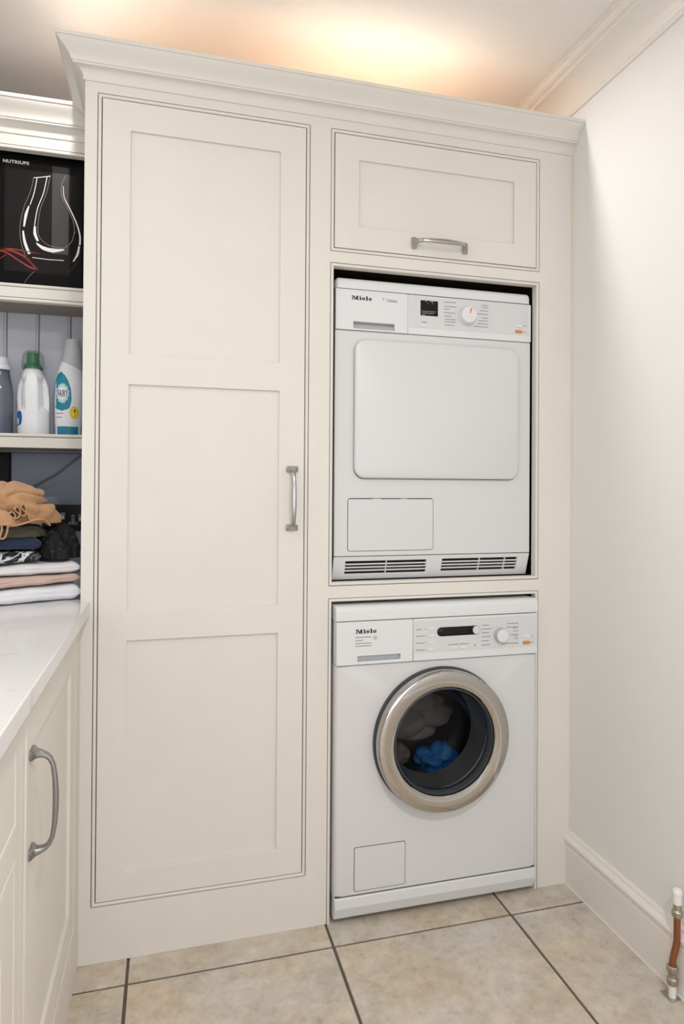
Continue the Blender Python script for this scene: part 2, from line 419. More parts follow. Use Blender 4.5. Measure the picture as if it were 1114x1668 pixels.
# skirting board on the right wall
bp_ = [(0, 0.0)] + [(0.017, 0.0), (0.017, 0.112), (0.0145, 0.1145), (0.0145, 0.1185), (0.0185, 0.122)]
for k in range(7):
    t = math.radians(-60 + 20 * k); bp_.append((0.0135 + 0.0065 * math.cos(t), 0.1305 + 0.0085 * math.sin(t)))
bp_ += [(0.011, 0.142), (0.0085, 0.1445), (0.0085, 0.1475), (0.005, 0.152), (0, 0.153)]
slab_right('baseboard_right', bp_, 'trim_paint', YF, 0.0005)
slab_right('trim_2', [(0, 0.0), (0.0195, 0.0), (0.0195, 0.0035), (0.0165, 0.0045), (0, 0.0045)], 'trim_paint', YF, 0.0)
# plaster cornice along the right wall
cp = [(0, CEIL), (0, 2.272), (0.006, 2.272), (0.009, 2.276), (0.009, 2.281), (0.006, 2.285), (0.008, 2.288)]
for k in range(1, 9):
    t = PI / 2 * k / 9; cp.append((0.008 + 0.052 * (1 - math.cos(t)), 2.288 + 0.052 * math.sin(t)))
cp += [(0.061, 2.341), (0.066, 2.3405), (0.070, 2.344), (0.070, 2.349), (0.076, 2.349), (0.086, 2.352), (0.091, 2.358), (0.091, 2.362), (0.096, 2.364), (0.096, CEIL)]
slab_right('trim_1', cp, 'trim_paint', YF, YB)

# ------------------------------------------------------------------ tall cabinet
TL = -0.617
tall = thing('tall_cabinet', 'tall cream painted built-in cabinet with long panelled door and two appliance niches', 'cabinet')
BD, GAP = 0.0095, 0.002
OP_DOOR = (-0.588, -0.0565, 0.136, 2.125)
OP_FLAP = (0.0, 0.629, 1.7945, 2.125)
OP_N1 = (0.0, 0.629, 0.897, 1.7645)
OP_N2 = (0.0, 0.629, -0.001, 0.8645)
bm = bmesh.new()
holed_plate(bm, TL, 0.7383, 0.0, 2.16, [OP_DOOR, OP_FLAP, OP_N1, OP_N2], 0.0, 0.024, IDENT); merge_flat(bm)
obj('face_frame', bm, 'paint', tall, bevel=0.0008, seg=1)
def bead_ring(name, op, parent, mp=IDENT, sides='LRTB', depth=0.024, w=BD, proud=0.0015):
    # cock bead lining an opening: quirk line outside, rounded nose
    a0, a1, b0, b1 = op; q = 0.0012
    prof = [(q, depth), (q, 0.003)] + [(q + (w - q) / 2 * (1 - math.cos(PI * k / 6)), 0.0025 - (0.0025 + proud) * math.sin(PI * k / 6)) for k in range(7)] + [(w, 0.003), (w, depth)]
    bm = bmesh.new()
    loops = []
    if 'B' in sides:
        for sx, sz in ((0, 0), (1, 0), (1, 1), (0, 1), (0, 0)):
            loops.append([mp((a1 - i) if sx else (a0 + i), d, (b1 - i) if sz else (b0 + i)) for i, d in prof])
    else:
        loops.append([mp(a0 + i, d, b0) for i, d in prof]); loops.append([mp(a0 + i, d, b1 - i) for i, d in prof])
        loops.append([mp(a1 - i, d, b1 - i) for i, d in prof]); loops.append([mp(a1 - i, d, b0) for i, d in prof])
    loft(bm, loops, True, 'B' not in sides, 'B' not in sides)
    bmesh.ops.remove_doubles(bm, verts=bm.verts[:], dist=1e-6)
    return obj(name, bm, 'paint', parent, smooth=50)
for op in (OP_DOOR, OP_FLAP, OP_N1): bead_ring('bead', op, tall)
bead_ring('bead', (0.0, 0.629, 0.0, 0.8645), tall, sides='LRT')
def shaker(name, op, parent, panels, mp=IDENT, th=0.022, rec=0.007):
    i = BD + GAP
    a0, a1, b0, b1 = op[0] + i, op[1] - i, op[2] + i, op[3] - i
    bm = bmesh.new(); holed_plate(bm, a0, a1, b0, b1, panels, 0.0, th, mp); merge_flat(bm)
    d = obj(name, bm, 'paint', parent, bevel=0.0012, seg=2)
    for p in panels:
        bm = bmesh.new(); holed_plate(bm, p[0] - 0.004, p[1] + 0.004, p[2] - 0.004, p[3] + 0.004, [], rec, th - 0.004, mp)
        obj('panel', bm, 'paint', d)
    return d
big = shaker('door', OP_DOOR, tall, [(-0.510, -0.1355, 1.4865, 2.042), (-0.510, -0.1355, 0.8515, 1.413), (-0.510, -0.1355, 0.2165, 0.780)])
flap = shaker('flap_door', OP_FLAP, tall, [(0.0785, 0.546, 1.868, 2.049)])
HST = [(0.0765, 0.0, 0.016, 0.0082, 90), (0.0765, 0.0035, 0.016, 0.0082, 90), (0.0762, 0.0042, 0.0152, 0.0076, 90), (0.0757, 0.008, 0.0095, 0.0062, 92), (0.0745, 0.015, 0.0068, 0.0050, 98),
       (0.0715, 0.0220, 0.0058, 0.0042, 118), (0.066, 0.0275, 0.0053, 0.0038, 143), (0.056, 0.0318, 0.0050, 0.0036, 162), (0.036, 0.0348, 0.0056, 0.0040, 174), (0.016, 0.0360, 0.0064, 0.0044, 178)]
def handle(parent, mp, material):
    st = HST + [(0.0, 0.0362, 0.0066, 0.0045, 180)] + [(-u, v, a, b, 360 - t) for u, v, a, b, t in HST[::-1]]
    bm = bmesh.new(); loops = []
    for u, v, hw, ht, ang in st:
        t = math.radians(ang); nu, nv = -math.sin(t), math.cos(t)
        lp = []
        for k in range(20):
            a = 2 * PI * k / 20; ca, sa = math.cos(a), math.sin(a); e = 0.3 if v < 0.005 else (0.45 if v < 0.018 else 0.62)
            w = hw * math.copysign(abs(ca) ** e, ca); s = ht * math.copysign(abs(sa) ** e, sa)
            lp.append(mp(u + nu * s, v + nv * s, w))
        loops.append(lp)
    loft(bm, loops)
    return obj('handle', bm, material, parent, smooth=35)
handle(big, lambda u, v, w: (-0.1003 + w, -v - 0.0002, 1.1315 + u), 'satin_nickel')
handle(flap, lambda u, v, w: (0.3135 + u, -v - 0.0002, 1.8385 + w), 'satin_nickel')
# cornice with mitred return on the left
OV = 0.060
def cornice_profile(z0, h):
    s = h / 0.079
    p = [(0.0, 0.0), (0.0035, 0.0005), (0.0040, 0.006)]
    for k in range(1, 7):
        t = PI / 2 * k / 6; p.append((0.004 + 0.018 * (1 - math.cos(t)), 0.006 + 0.020 * math.sin(t)))
    p += [(0.0255, 0.0265), (0.0262, 0.031), (0.0290, 0.0315)]
    for k in range(1, 9):
        u = k / 8; p.append((0.029 + 0.028 * (u * u * (3 - 2 * u)) * (0.55 + 0.45 * u), 0.0315 + 0.038 * u))
    p += [(0.0600, 0.0700), (0.0600, 0.0790)]
    return [(o, z0 + z * s) for o, z in p]
def cornice(name, parent, x0, x1, yf, yb, z0, h, ret):
    pf = cornice_profile(z0, h); bm = bmesh.new()
    secs = []
    if ret: secs.append([(x0 - o, yb, z) for o, z in pf] + [(x0 + 0.01, yb, z0 + h), (x0 + 0.01, yb, z0)])
    secs.append([(x0 - (o if ret else 0), yf - o, z) for o, z in pf] + [(x0 + (0.01 if ret else 0), yf + 0.01, z0 + h), (x0 + (0.01 if ret else 0), yf + 0.01, z0)])
    secs.append([(x1, yf - o, z) for o, z in pf] + [(x1, yf + 0.01, z0 + h), (x1, yf + 0.01, z0)])
    loft(bm, secs)
    return obj(name, bm, 'paint', parent, smooth=28)
cornice('cornice', tall, TL, 0.7383, -0.0003, 0.2385, 2.149, 0.078, True)
boxo('side_panel', 'paint', tall, TL, TL + 0.018, 0.0245, 0.62, 0.0, 2.15)
boxo('top_panel', 'bare_board', tall, TL + 0.0185, 0.73, 0.0245, 0.62, 2.128, 2.146)
boxo('partition', 'carcass', tall, -0.03, -0.010, 0.0245, 0.62, 0.0, 2.127)
boxo('niche_side', 'carcass', tall, 0.639, 0.657, 0.0245, 0.62, 0.0, 2.127)
boxo('niche_shelf', 'carcass', tall, -0.0095, 0.6385, 0.0245, 0.60, 0.872, 0.9045)
boxo('niche_shelf', 'carcass', tall, -0.0095, 0.6385, 0.0245, 0.60, 1.771, 1.789)
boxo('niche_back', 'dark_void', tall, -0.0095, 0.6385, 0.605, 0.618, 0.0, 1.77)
boxo('sealant_strip', 'sealant', tall, 0.7340, 0.7382, -0.0018, -0.0002, 0.153, 2.15)

# ------------------------------------------------------------------ shared appliance helpers
def e_shape(bm, ox, oz, s, y, ext):
    n = 22; outer = []; inner = []
    loops = []
    for k in range(n + 1):
        t = math.radians(8 + (338 - 8) * k / n)
        loops.append([(ox + s * (0.46 + 0.46 * math.cos(t)), y, oz + s * (0.37 + 0.39 * math.sin(t))), (ox + s * (0.46 + 0.17 * math.cos(t)), y, oz + s * (0.37 + 0.22 * math.sin(t)))])
    for a, b in zip(loops, loops[1:]):
        vs_ = [bm.verts.new(p) for p in (a[0], b[0], b[1], a[1])]; bm.faces.new(vs_)
    box(bm, ox + s * 0.2, ox + s * 0.92, y - 0.0001, y + 0.0002, oz + s * 0.33, oz + s * 0.47)
def logo(parent, x, y, z, w):
    s = w / 5.55; bm = bmesh.new(); yy = y - 0.0003
    def r(a, b, c, d): box(bm, x + a * s, x + b * s, yy, yy + 0.0002, z + c * s, z + d * s)
    def q(*pts): bm.faces.new([bm.verts.new((x + a * s, yy, z + b * s)) for a, b in pts])
    r(0, .62, 0, .14); r(0, .5, .88, 1.02); r(.2, .42, .1, .95); r(1.12, 1.92, 0, .14); r(1.45, 1.92, .88, 1.02); r(1.28, 1.74, .1, .95)
    q((.36, 1.02), (.78, 1.02), (1.12, .12), (.86, 0.02)); q((1.4, 1.02), (1.62, 1.02), (1.02, 0.02), (.86, .02))
    r(2.02, 2.72, 0, .13); r(2.16, 2.58, .1, .72); r(2.04, 2.5, .6, .73); r(2.16, 2.56, .84, 1.06)
    e_shape(bm, x + 2.78 * s, z, s, yy, 0)
    r(3.78, 4.5, 0, .13); r(3.93, 4.35, .1, 1.05); r(3.8, 4.3, .93, 1.06)
    e_shape(bm, x + 4.58 * s, z, s, yy, 0)
    return obj('brand_lettering', bm, 'ink', parent)
def dashes(parent, rows, y, material='ink_grey', h=0.0016, name='printed_legend'):
    bm = bmesh.new()
    for x0, x1, z in rows:
        x = x0
        while x < x1 - 0.0008:
            w = random.uniform(0.0022, 0.006); e = min(x + w, x1)
            box(bm, x, e, y - 0.0003, y - 0.0001, z - h / 2, z + h / 2); x = e + 0.0009
    o = obj(name, bm, material, parent); o['kind'] = 'stuff'
    return o

# ------------------------------------------------------------------ tumble dryer
dry = thing('tumble_dryer', 'white tumble dryer with square door in the upper niche', 'tumble dryer')
DX0, DX1, DY = 0.0195, 0.6125, 0.022
boxo('body', 'enamel', dry, DX0, DX1, DY, 0.58, 0.9735, 1.5903, bevel=0.002)
boxo('chassis', 'seam', dry, DX0 + 0.004, DX1 - 0.004, DY + 0.045, 0.578, 0.912, 1.7035)
boxo('rear_housing', 'enamel', dry, DX0, DX1, DY + 0.03, 0.58, 1.5910, 1.7015)
lidp = cushion('lid', 'plastic_white', dry, DX0, DX1, DY - 0.001, 0.58, 0.012, [(0.0, 1.7045), (0.0, 1.722), (0.002, 1.729), (0.007, 1.7335), (0.014, 1.735)], mp=lambda a, d, b: (a, b, d))
# drawer front with grip recess, control fascia
bm = bmesh.new(); holed_plate(bm, DX0, 0.2272, 1.5913, 1.7018, [(0.0700, 0.1890, 1.5960, 1.6150)], DY - 0.0045, DY + 0.028, IDENT); merge_flat(bm)
dd_ = obj('drawer_front', bm, 'plastic_white', dry, bevel=0.0012, seg=2)
bm = bmesh.new()
vv = [(0.0704, DY + 0.004, 1.6148), (0.1886, DY + 0.004, 1.6148), (0.1886, DY + 0.024, 1.6148), (0.0704, DY + 0.024, 1.6148)]
loft(bm, [[(0.0704, DY + 0.012, 1.6146), (0.1886, DY + 0.012, 1.6146), (0.1886, DY - 0.002, 1.5964), (0.0704, DY - 0.002, 1.5964)], [(0.0704, DY + 0.026, 1.6146), (0.1886, DY + 0.026, 1.6146), (0.1886, DY + 0.026, 1.5964), (0.0704, DY + 0.026, 1.5964)]])
obj('grip_recess', bm, 'plastic_grey', dd_)
logo(dd_, 0.0640, DY - 0.0045, 1.6742, 0.0585)
text('model_lettering', 'Classic', 0.0115, 0.1640, DY - 0.0049, 1.6755, 'ink_grey', dd_)
text('model_lettering', 'T', 0.0105, 0.1520, DY - 0.0049, 1.6765, 'ink_grey', dd_)
fas = boxo('control_fascia', 'plastic_white', dry, 0.2278, DX1, DY - 0.0035, DY + 0.028, 1.5911, 1.7018, bevel=0.002)
boxo('fascia_panel', 'plastic_panel', fas, 0.2318, 0.6040, DY - 0.0041, DY - 0.003, 1.6100, 1.6980, bevel=0.0004, seg=1)
YD = DY - 0.0041
dsp = boxo('display', 'screen', fas, 0.2648, 0.3171, YD - 0.0010, YD + 0.0004, 1.6456, 1.6882, bevel=0.0004, seg=1)
dashes(fas, [(0.268, 0.310, 1.6575), (0.268, 0.304, 1.6525), (0.2695, 0.279, 1.648)], YD - 0.0011, 'screen_text', 0.0018, 'display_text')
dashes(fas, [(0.279, 0.2825, 1.6855), (0.294, 0.303, 1.6855), (0.2855, 0.2875, 1.6800), (0.300, 0.3025, 1.6800)], YD - 0.0011, 'screen_text', 0.0022, 'display_icons')
cushion('button', 'plastic_white', fas, 0.2665, 0.2855, 1.6140, 1.6205, 0.002, [(0, YD + 0.0005), (0, YD - 0.0012), (0.0006, YD - 0.0018)])
dashes(fas, [(0.2665, 0.2685, 1.6275), (0.271, 0.283, 1.627)], YD, 'ink_grey', 0.0026)
bm = bmesh.new(); lathe(bm, [(0.0268, 0.0), (0.0262, -0.005), (0.0245, -0.0075), (0.0238, -0.017), (0.0222, -0.0195), (0.019, -0.0205)], (0.4060, YD + 0.0003, 1.6535), 'y', 36)
kn = obj('programme_knob', bm, 'plastic_white', fas, smooth=35)
bm = bmesh.new()
for s_ in (0,):
    d_ = Vector((0.28, 0, 0.96)); n_ = Vector((0.96, 0, -0.28)); c_ = Vector((0.4060, YD - 0.0204, 1.6535))
    a_, b_ = c_ + d_ * 0.004, c_ + d_ * 0.019
    loft(bm, [[a_ - n_ * 0.0018, a_ + n_ * 0.0018, a_ + n_ * 0.0018 + Vector((0, -0.0005, 0)), a_ - n_ * 0.0018 + Vector((0, -0.0005, 0))], [b_ - n_ * 0.0018, b_ + n_ * 0.0018, b_ + n_ * 0.0018 + Vector((0, -0.0005, 0)), b_ - n_ * 0.0018 + Vector((0, -0.0005, 0))]])
obj('pointer', bm, 'orange', kn)
rows = []
for k, (a, z) in enumerate(((0.3355, 1.6885), (0.3355, 1.6765), (0.3355, 1.6690), (0.3355, 1.6585), (0.3365, 1.6485), (0.338, 1.6400), (0.338, 1.6330), (0.338, 1.6240))):
    rows.append((a, a + (0.037, 0.039, 0.016, 0.034, 0.022, 0.033, 0.033, 0.03)[k], z))
for k, z in enumerate((1.6885, 1.6820, 1.6725, 1.6625, 1.6520, 1.6435, 1.6345, 1.6260)):
    rows.append((0.4735 - (0.021, 0.02, 0.026, 0.034, 0.02, 0.03, 0.034, 0.043)[k], 0.4735, z))
dashes(fas, rows, YD, 'ink_grey', 0.0019)
cushion('button', 'plastic_white', fas, 0.5625, 0.5830, 1.6325, 1.6410, 0.003, [(0, YD + 0.0005), (0, YD - 0.0012), (0.0006, YD - 0.0018)])
cushion('button', 'orange', fas, 0.5605, 0.5830, 1.6155, 1.6240, 0.003, [(0, YD + 0.0005), (0, YD - 0.0016), (0.0006, YD - 0.0024)])
dashes(fas, [(0.586, 0.597, 1.6375), (0.586, 0.595, 1.6195)], YD, 'ink_grey', 0.0019)
# door: dark shadow gap then a pillowed panel
cushion('door_seal', 'rubber', dry, 0.0735, 0.5695, 1.1850, 1.5660, 0.030, [(0, DY + 0.002), (0, DY - 0.003)], n=8)
cushion('door', 'enamel', dry, 0.0725, 0.5705, 1.1865, 1.5670, 0.031, [(0.002, DY - 0.0022), (0.0, DY - 0.006), (0.0006, DY - 0.009), (0.0025, DY - 0.0115), (0.006, DY - 0.0128)], n=10)
cushion('filter_flap_seal', 'seam', dry, 0.0572, 0.3082, 0.9865, 1.1320, 0.008, [(0, DY + 0.001), (0, DY - 0.0004)])
fp = cushion('filter_flap', 'enamel', dry, 0.0586, 0.3068, 0.9878, 1.1305, 0.007, [(0, DY + 0.001), (0, DY - 0.0012), (0.0008, DY - 0.002)])
bm = bmesh.new()
for a, b in ((0.062, 0.1294), (0.1524, 0.2103), (0.2308, 0.302)): box(bm, a, b, DY - 0.0022, DY - 0.0008, 1.1296, 1.1318)
obj('vent_slots', bm, 'ink', fp)
# slanted plinth with louvres
KS = 0.021 / 0.062
slant = lambda a, d, b: (a, d + (0.972 - b) * KS, b)
bm = bmesh.new(); holed_plate(bm, DX0, DX1 - 0.0005, 0.9075, 0.9718, [(0.0540, 0.2905, 0.9235, 0.9595), (0.3380, 0.5760, 0.9245, 0.9605)], DY, DY + 0.012, slant); merge_flat(bm)
gr = obj('plinth_grille', bm, 'plastic_white', dry, bevel=0.0015, seg=2)
for a0, a1, b0 in ((0.0540, 0.2905, 0.9235), (0.3380, 0.5760, 0.9245)):
    for k in range(3):
        zc = b0 + 0.0090 * (k + 1)
        bm = bmesh.new(); box(bm, a0, a1, -0.002, 0.008, -0.0018, 0.0018)
        for v in bm.verts: v.co = Vector(slant(v.co.x, DY + 0.002 + v.co.y, zc + v.co.z - v.co.y * 0.3))
        obj('slat', bm, 'plastic_white', gr)
    for f in ((0.5,) if a0 < 0.1 else (0.49, 0.83)):
        xr = a0 + (a1 - a0) * f
        bm = bmesh.new(); holed_plate(bm, xr - 0.0012, xr + 0.0012, b0, b0 + 0.036, [], DY + 0.0015, DY + 0.008, slant); obj('rib', bm, 'plastic_white', gr)
for xx in (0.03, 0.6):
    bm = bmesh.new(); lathe(bm, [(0.016, 0.0), (0.016, 0.006)], (xx, 0.10, 0.9050), 'z', 16); obj('foot', bm, 'rubber', dry)
    bm = bmesh.new(); lathe(bm, [(0.016, 0.0), (0.016, 0.006)], (xx, 0.52, 0.9050), 'z', 16); obj('foot', bm, 'rubber', dry)

# ------------------------------------------------------------------ washing machine
wsh = thing('washing_machine', 'white front-loading washing machine with round chrome door in the lower niche', 'washing machine')
X0, X1, WY = 0.0150, 0.6100, -0.024
CX, CZ, RH = 0.3125, 0.4775, 0.150
def body_front():
    bm = bmesh.new(); z0, z1 = 0.0795, 0.6895
    angs = sorted([2 * PI * k / 72 for k in range(72)] + [math.atan2(z - CZ, x - CX) % (2 * PI) for x in (X0, X1) for z in (z0, z1)])
    def rect(t, ins):
        c, s = math.cos(t), math.sin(t)
        return min([((X1 - ins - CX) / c if c > 0 else (X0 + ins - CX) / c) if abs(c) > 1e-9 else 1e9, ((z1 - ins * 0.3 - CZ) / s if s > 0 else (z0 + ins * 0.3 - CZ) / s) if abs(s) > 1e-9 else 1e9])
    loops = [[(CX + RH * math.cos(t), WY + 0.02, CZ + RH * math.sin(t)) for t in angs], [(CX + RH * math.cos(t), WY, CZ + RH * math.sin(t)) for t in angs]]
    R_ = 0.010
    for k in range(5):
        a = PI / 2 * k / 4; ins = R_ * (1 - math.sin(a)); y = WY + R_ * (1 - math.cos(a))
        loops.append([(CX + rect(t, ins) * math.cos(t), y, CZ + rect(t, ins) * math.sin(t)) for t in angs])
    loops.append([(CX + rect(t, 0) * math.cos(t), 0.56, CZ + rect(t, 0) * math.sin(t)) for t in angs])
    loft(bm, loops, True, False, True)
    return obj('body', bm, 'enamel', wsh, smooth=25)
body_front()
boxo('upper_housing', 'enamel', wsh, X0, X1, WY + 0.012, 0.56, 0.6900, 0.8055, bevel=0.003)
# lid with rounded nose
bm = bmesh.new()
prof = [(WY - 0.006, 0.8070)]
for k in range(7):
    t = PI / 2 * k / 6; prof.append((WY - 0.006 + 0.014 * (1 - math.cos(t)), 0.832 + 0.014 * math.sin(t)))
prof += [(0.56, 0.847), (0.56, 0.8070)]
sweep_x(bm, prof, X0 - 0.001, X1 + 0.001); obj('lid', bm, 'plastic_white', wsh, smooth=40, bevel=0.0025)
FY = WY - 0.006
bm = bmesh.new(); holed_plate(bm, X0 + 0.001, 0.2302, 0.6905, 0.8052, [(0.0740, 0.1945, 0.6985, 0.7135)], FY, FY + 0.028, IDENT); merge_flat(bm)
wd = obj('drawer_front', bm, 'plastic_white', wsh, bevel=0.002, seg=2)
bm = bmesh.new()
loft(bm, [[(0.0744, FY + 0.010, 0.7133), (0.1941, FY + 0.010, 0.7133), (0.1941, FY + 0.013, 0.6990), (0.0744, FY + 0.013, 0.6990)], [(0.0744, FY + 0.026, 0.7133), (0.1941, FY + 0.026, 0.7133), (0.1941, FY + 0.026, 0.6990), (0.0744, FY + 0.026, 0.6990)]])
obj('grip_recess', bm, 'plastic_grey', wd)
logo(wd, 0.0675, FY, 0.7737, 0.059)
dashes(wd, [(0.0678, 0.112, 0.7640), (0.0678, 0.089, 0.7555), (0.0678, 0.112, 0.7475), (0.0678, 0.112, 0.7405)], FY, 'ink_grey', 0.0021)
bm = bmesh.new()
for a, z in ((0.1185, 0.762), (0.1235, 0.7635), (0.1215, 0.7575), (0.1255, 0.7585)):
    for k in range(10):
        t0, t1 = 2 * PI * k / 10, 2 * PI * (k + 1) / 10
        bm.faces.new([bm.verts.new((a + r_ * math.cos(t), FY - 0.0003, z + r_ * math.sin(t))) for r_, t in ((0.0026, t0), (0.0026, t1), (0.0019, t1), (0.0019, t0))])
obj('emblem', bm, 'ink_grey', wd)
wf = boxo('control_fascia', 'plastic_white', wsh, 0.2310, X1 - 0.0005, FY, FY + 0.020, 0.6905, 0.8052, bevel=0.002)
boxo('fascia_panel', 'plastic_panel', wf, 0.2330, 0.6055, FY - 0.0006, FY + 0.001, 0.7118, 0.7995, bevel=0.0004, seg=1)
FP = FY - 0.0006
cushion('display', 'screen', wf, 0.2995, 0.4290, 0.7545, 0.7790, 0.0122, [(0, FP + 0.0005), (0, FP - 0.0010), (0.0008, FP - 0.0016)], n=8)
boxo('display_window', 'screen_inner', wf, 0.3160, 0.3920, FP - 0.0019, FP - 0.0013, 0.7590, 0.7745)
bm = bmesh.new(); lathe(bm, [(0.0110, 0.0), (0.0110, -0.003), (0.0102, -0.004), (0.0060, -0.0042), (0.0052, -0.0034)], (0.4162, FP - 0.0012, 0.7672), 'y', 28)
rb = obj('start_button', bm, 'plastic_panel', wf, smooth=35)
bm = bmesh.new(); lathe(bm, [(0.0115, 0.0), (0.0115, -0.002), (0.0095, -0.002), (0.0095, 0.0)], (0.4162, FP - 0.0014, 0.7672), 'y', 28); obj('button_ring', bm, 'plastic_grey', rb)
bm = bmesh.new(); lathe(bm, [(0.0205, 0.0), (0.0200, -0.004), (0.0188, -0.006), (0.0182, -0.017)], (0.4905, FP + 0.0003, 0.7495), 'y', 36)
kn = obj('programme_knob', bm, 'plastic_grey', wf, smooth=35)
bm = bmesh.new(); lathe(bm, [(0.0182, -0.0168), (0.0165, -0.0185), (0.0140, -0.0188)], (0.4905, FP + 0.0003, 0.7495), 'y', 36); obj('knob_face', bm, 'plastic_white', kn, smooth=35)
for z in (0.7765, 0.7580, 0.7392, 0.7202):
    cushion('button', 'plastic_white', wf, 0.2735, 0.2915, z - 0.0035, z + 0.0035, 0.0033, [(0, FP + 0.0005), (0, FP - 0.0012), (0.0008, FP - 0.002)])
for a in (0.3385, 0.3685): cushion('button', 'plastic_white', wf, a, a + 0.0205, 0.7170, 0.7240, 0.0033, [(0, FP + 0.0005), (0, FP - 0.0012), (0.0008, FP - 0.002)])
cushion('button', 'plastic_white', wf, 0.5620, 0.5850, 0.7370, 0.7455, 0.004, [(0, FP + 0.0005), (0, FP - 0.0016), (0.0008, FP - 0.0024)])
cushion('button', 'orange', wf, 0.5610, 0.5845, 0.7190, 0.7275, 0.004, [(0, FP + 0.0005), (0, FP - 0.0016), (0.0008, FP - 0.0024)])
rows = [(0.2385, 0.2540, 0.7765), (0.2385, 0.2620, 0.7582), (0.2385, 0.2600, 0.7392), (0.2385, 0.2610, 0.7202)]
for k, z in enumerate((0.7785, 0.7680, 0.7575, 0.7465, 0.7350, 0.7235)): rows.append((0.4375, 0.4375 + (0.018, 0.027, 0.018, 0.024, 0.018, 0.021)[k], z))
for k, z in enumerate((0.7795, 0.7695, 0.7660, 0.7580, 0.7480, 0.7440, 0.7370, 0.7235)): rows.append((0.5440 - (0.032, 0.034, 0.014, 0.012, 0.02, 0.012, 0.01, 0.048)[k], 0.5440, z))
rows += [(0.3340, 0.3640, 0.7300), (0.3675, 0.3930, 0.7300), (0.588, 0.594, 0.7410), (0.587, 0.595, 0.7230)]
dashes(wf, rows, FP, 'ink_grey', 0.0019)
bm = bmesh.new()
for z in (0.7765, 0.7580, 0.7392, 0.7202): box(bm, 0.2655, 0.2675, FP - 0.0003, FP, z - 0.001, z + 0.001)
for z in (0.7785, 0.7680, 0.7575, 0.7465, 0.7350, 0.7235): box(bm, 0.4345, 0.4362, FP - 0.0003, FP, z - 0.0012, z + 0.0012)
for z in (0.7795, 0.7690, 0.7580, 0.7475, 0.7370, 0.7235): box(bm, 0.5450, 0.5467, FP - 0.0003, FP, z - 0.0012, z + 0.0012)
box(bm, 0.4125, 0.4142, FP - 0.0003, FP, 0.722, 0.727)
obj('indicator_marks', bm, 'ink', wf)['kind'] = 'stuff'
# porthole door
bm = bmesh.new(); lathe(bm, [(0.158, 0.0), (0.1935, 0.0), (0.1945, -0.004), (0.1930, -0.012), (0.158, -0.012)], (CX, WY, CZ), 'y', 72, False, False); obj('door_gasket', bm, 'rubber', wsh, smooth=40)
bm = bmesh.new()
lathe(bm, [(0.150, -0.006), (0.1900, -0.009), (0.1910, -0.013), (0.1906, -0.0330), (0.1896, -0.0385), (0.1872, -0.0415), (0.1835, -0.0428), (0.1700, -0.0432), (0.1560, -0.0420), (0.1482, -0.0400), (0.1460, -0.0375), (0.1448, -0.030), (0.1450, -0.010)], (CX, WY, CZ), 'y', 128, False, False)
ring = obj('porthole_door', bm, 'chrome', wsh, smooth=26)
bm = bmesh.new(); lathe(bm, [(0.1442, -0.034), (0.1405, -0.036), (0.1385, -0.032), (0.1385, -0.004), (0.1470, -0.004)], (CX, WY, CZ), 'y', 72, False, False); obj('inner_gasket', bm, 'rubber', ring, smooth=40)
bm = bmesh.new(); lathe(bm, [(0.1392, -0.020), (0.1380, -0.012), (0.132, 0.012), (0.122, 0.045), (0.112, 0.070), (0.100, 0.080), (0.070, 0.086), (0.03, 0.088), (0.003, 0.088)], (CX, WY, CZ), 'y', 64, False, True); obj('glass', bm, 'door_glass', ring, smooth=60)
bm = bmesh.new(); box(bm, CX - 0.1905, CX - 0.1880, WY - 0.034, WY - 0.014, CZ - 0.012, CZ + 0.010); obj('door_catch', bm, 'plastic_grey', ring, bevel=0.0008)
bm = bmesh.new()
prof = [(0.1500, 0.0205)]
for k in range(9): prof += [(0.1485 - 0.002 * k, 0.022 + 0.006 * k), (0.144 - 0.002 * k, 0.025 + 0.006 * k)]
prof += [(0.150, 0.085), (0.150, 0.098)]
lathe(bm, prof, (CX, WY, CZ), 'y', 56, False, False); obj('door_bellows', bm, 'rubber', wsh, smooth=50)
bm = bmesh.new(); lathe(bm, [(0.150, 0.099), (0.235, 0.10), (0.235, 0.42), (0.01, 0.42)], (CX, WY, CZ), 'y', 56, False, True); obj('drum', bm, 'steel_drum', wsh, smooth=50)
cushion('filter_flap_seal', 'seam', wsh, 0.0688, 0.2135, 0.0898, 0.2065, 0.005, [(0, WY + 0.001), (0, WY - 0.0004)])
cushion('filter_flap', 'enamel', wsh, 0.0703, 0.2120, 0.0913, 0.2050, 0.004, [(0, WY + 0.001), (0, WY - 0.0012), (0.0008, WY - 0.002)])
bm = bmesh.new()
sweep_x(bm, [(WY - 0.002, 0.0772), (WY - 0.002, 0.0500), (WY + 0.012, 0.0165), (0.54, 0.0165), (0.54, 0.0772)], X0 + 0.001, X1 - 0.001); obj('plinth', bm, 'plastic_white', wsh, smooth=20, bevel=0.003)
boxo('plinth_gap', 'seam', wsh, X0 + 0.004, X1 - 0.004, WY + 0.004, 0.5, 0.0740, 0.0830)
for xx in (0.06, 0.565):
    for yy in (0.05, 0.50):
        bm = bmesh.new(); lathe(bm, [(0.020, 0.0), (0.020, 0.006), (0.010, 0.008), (0.010, 0.018)], (xx, yy, 0.0), 'z', 16); obj('foot', bm, 'rubber', wsh)
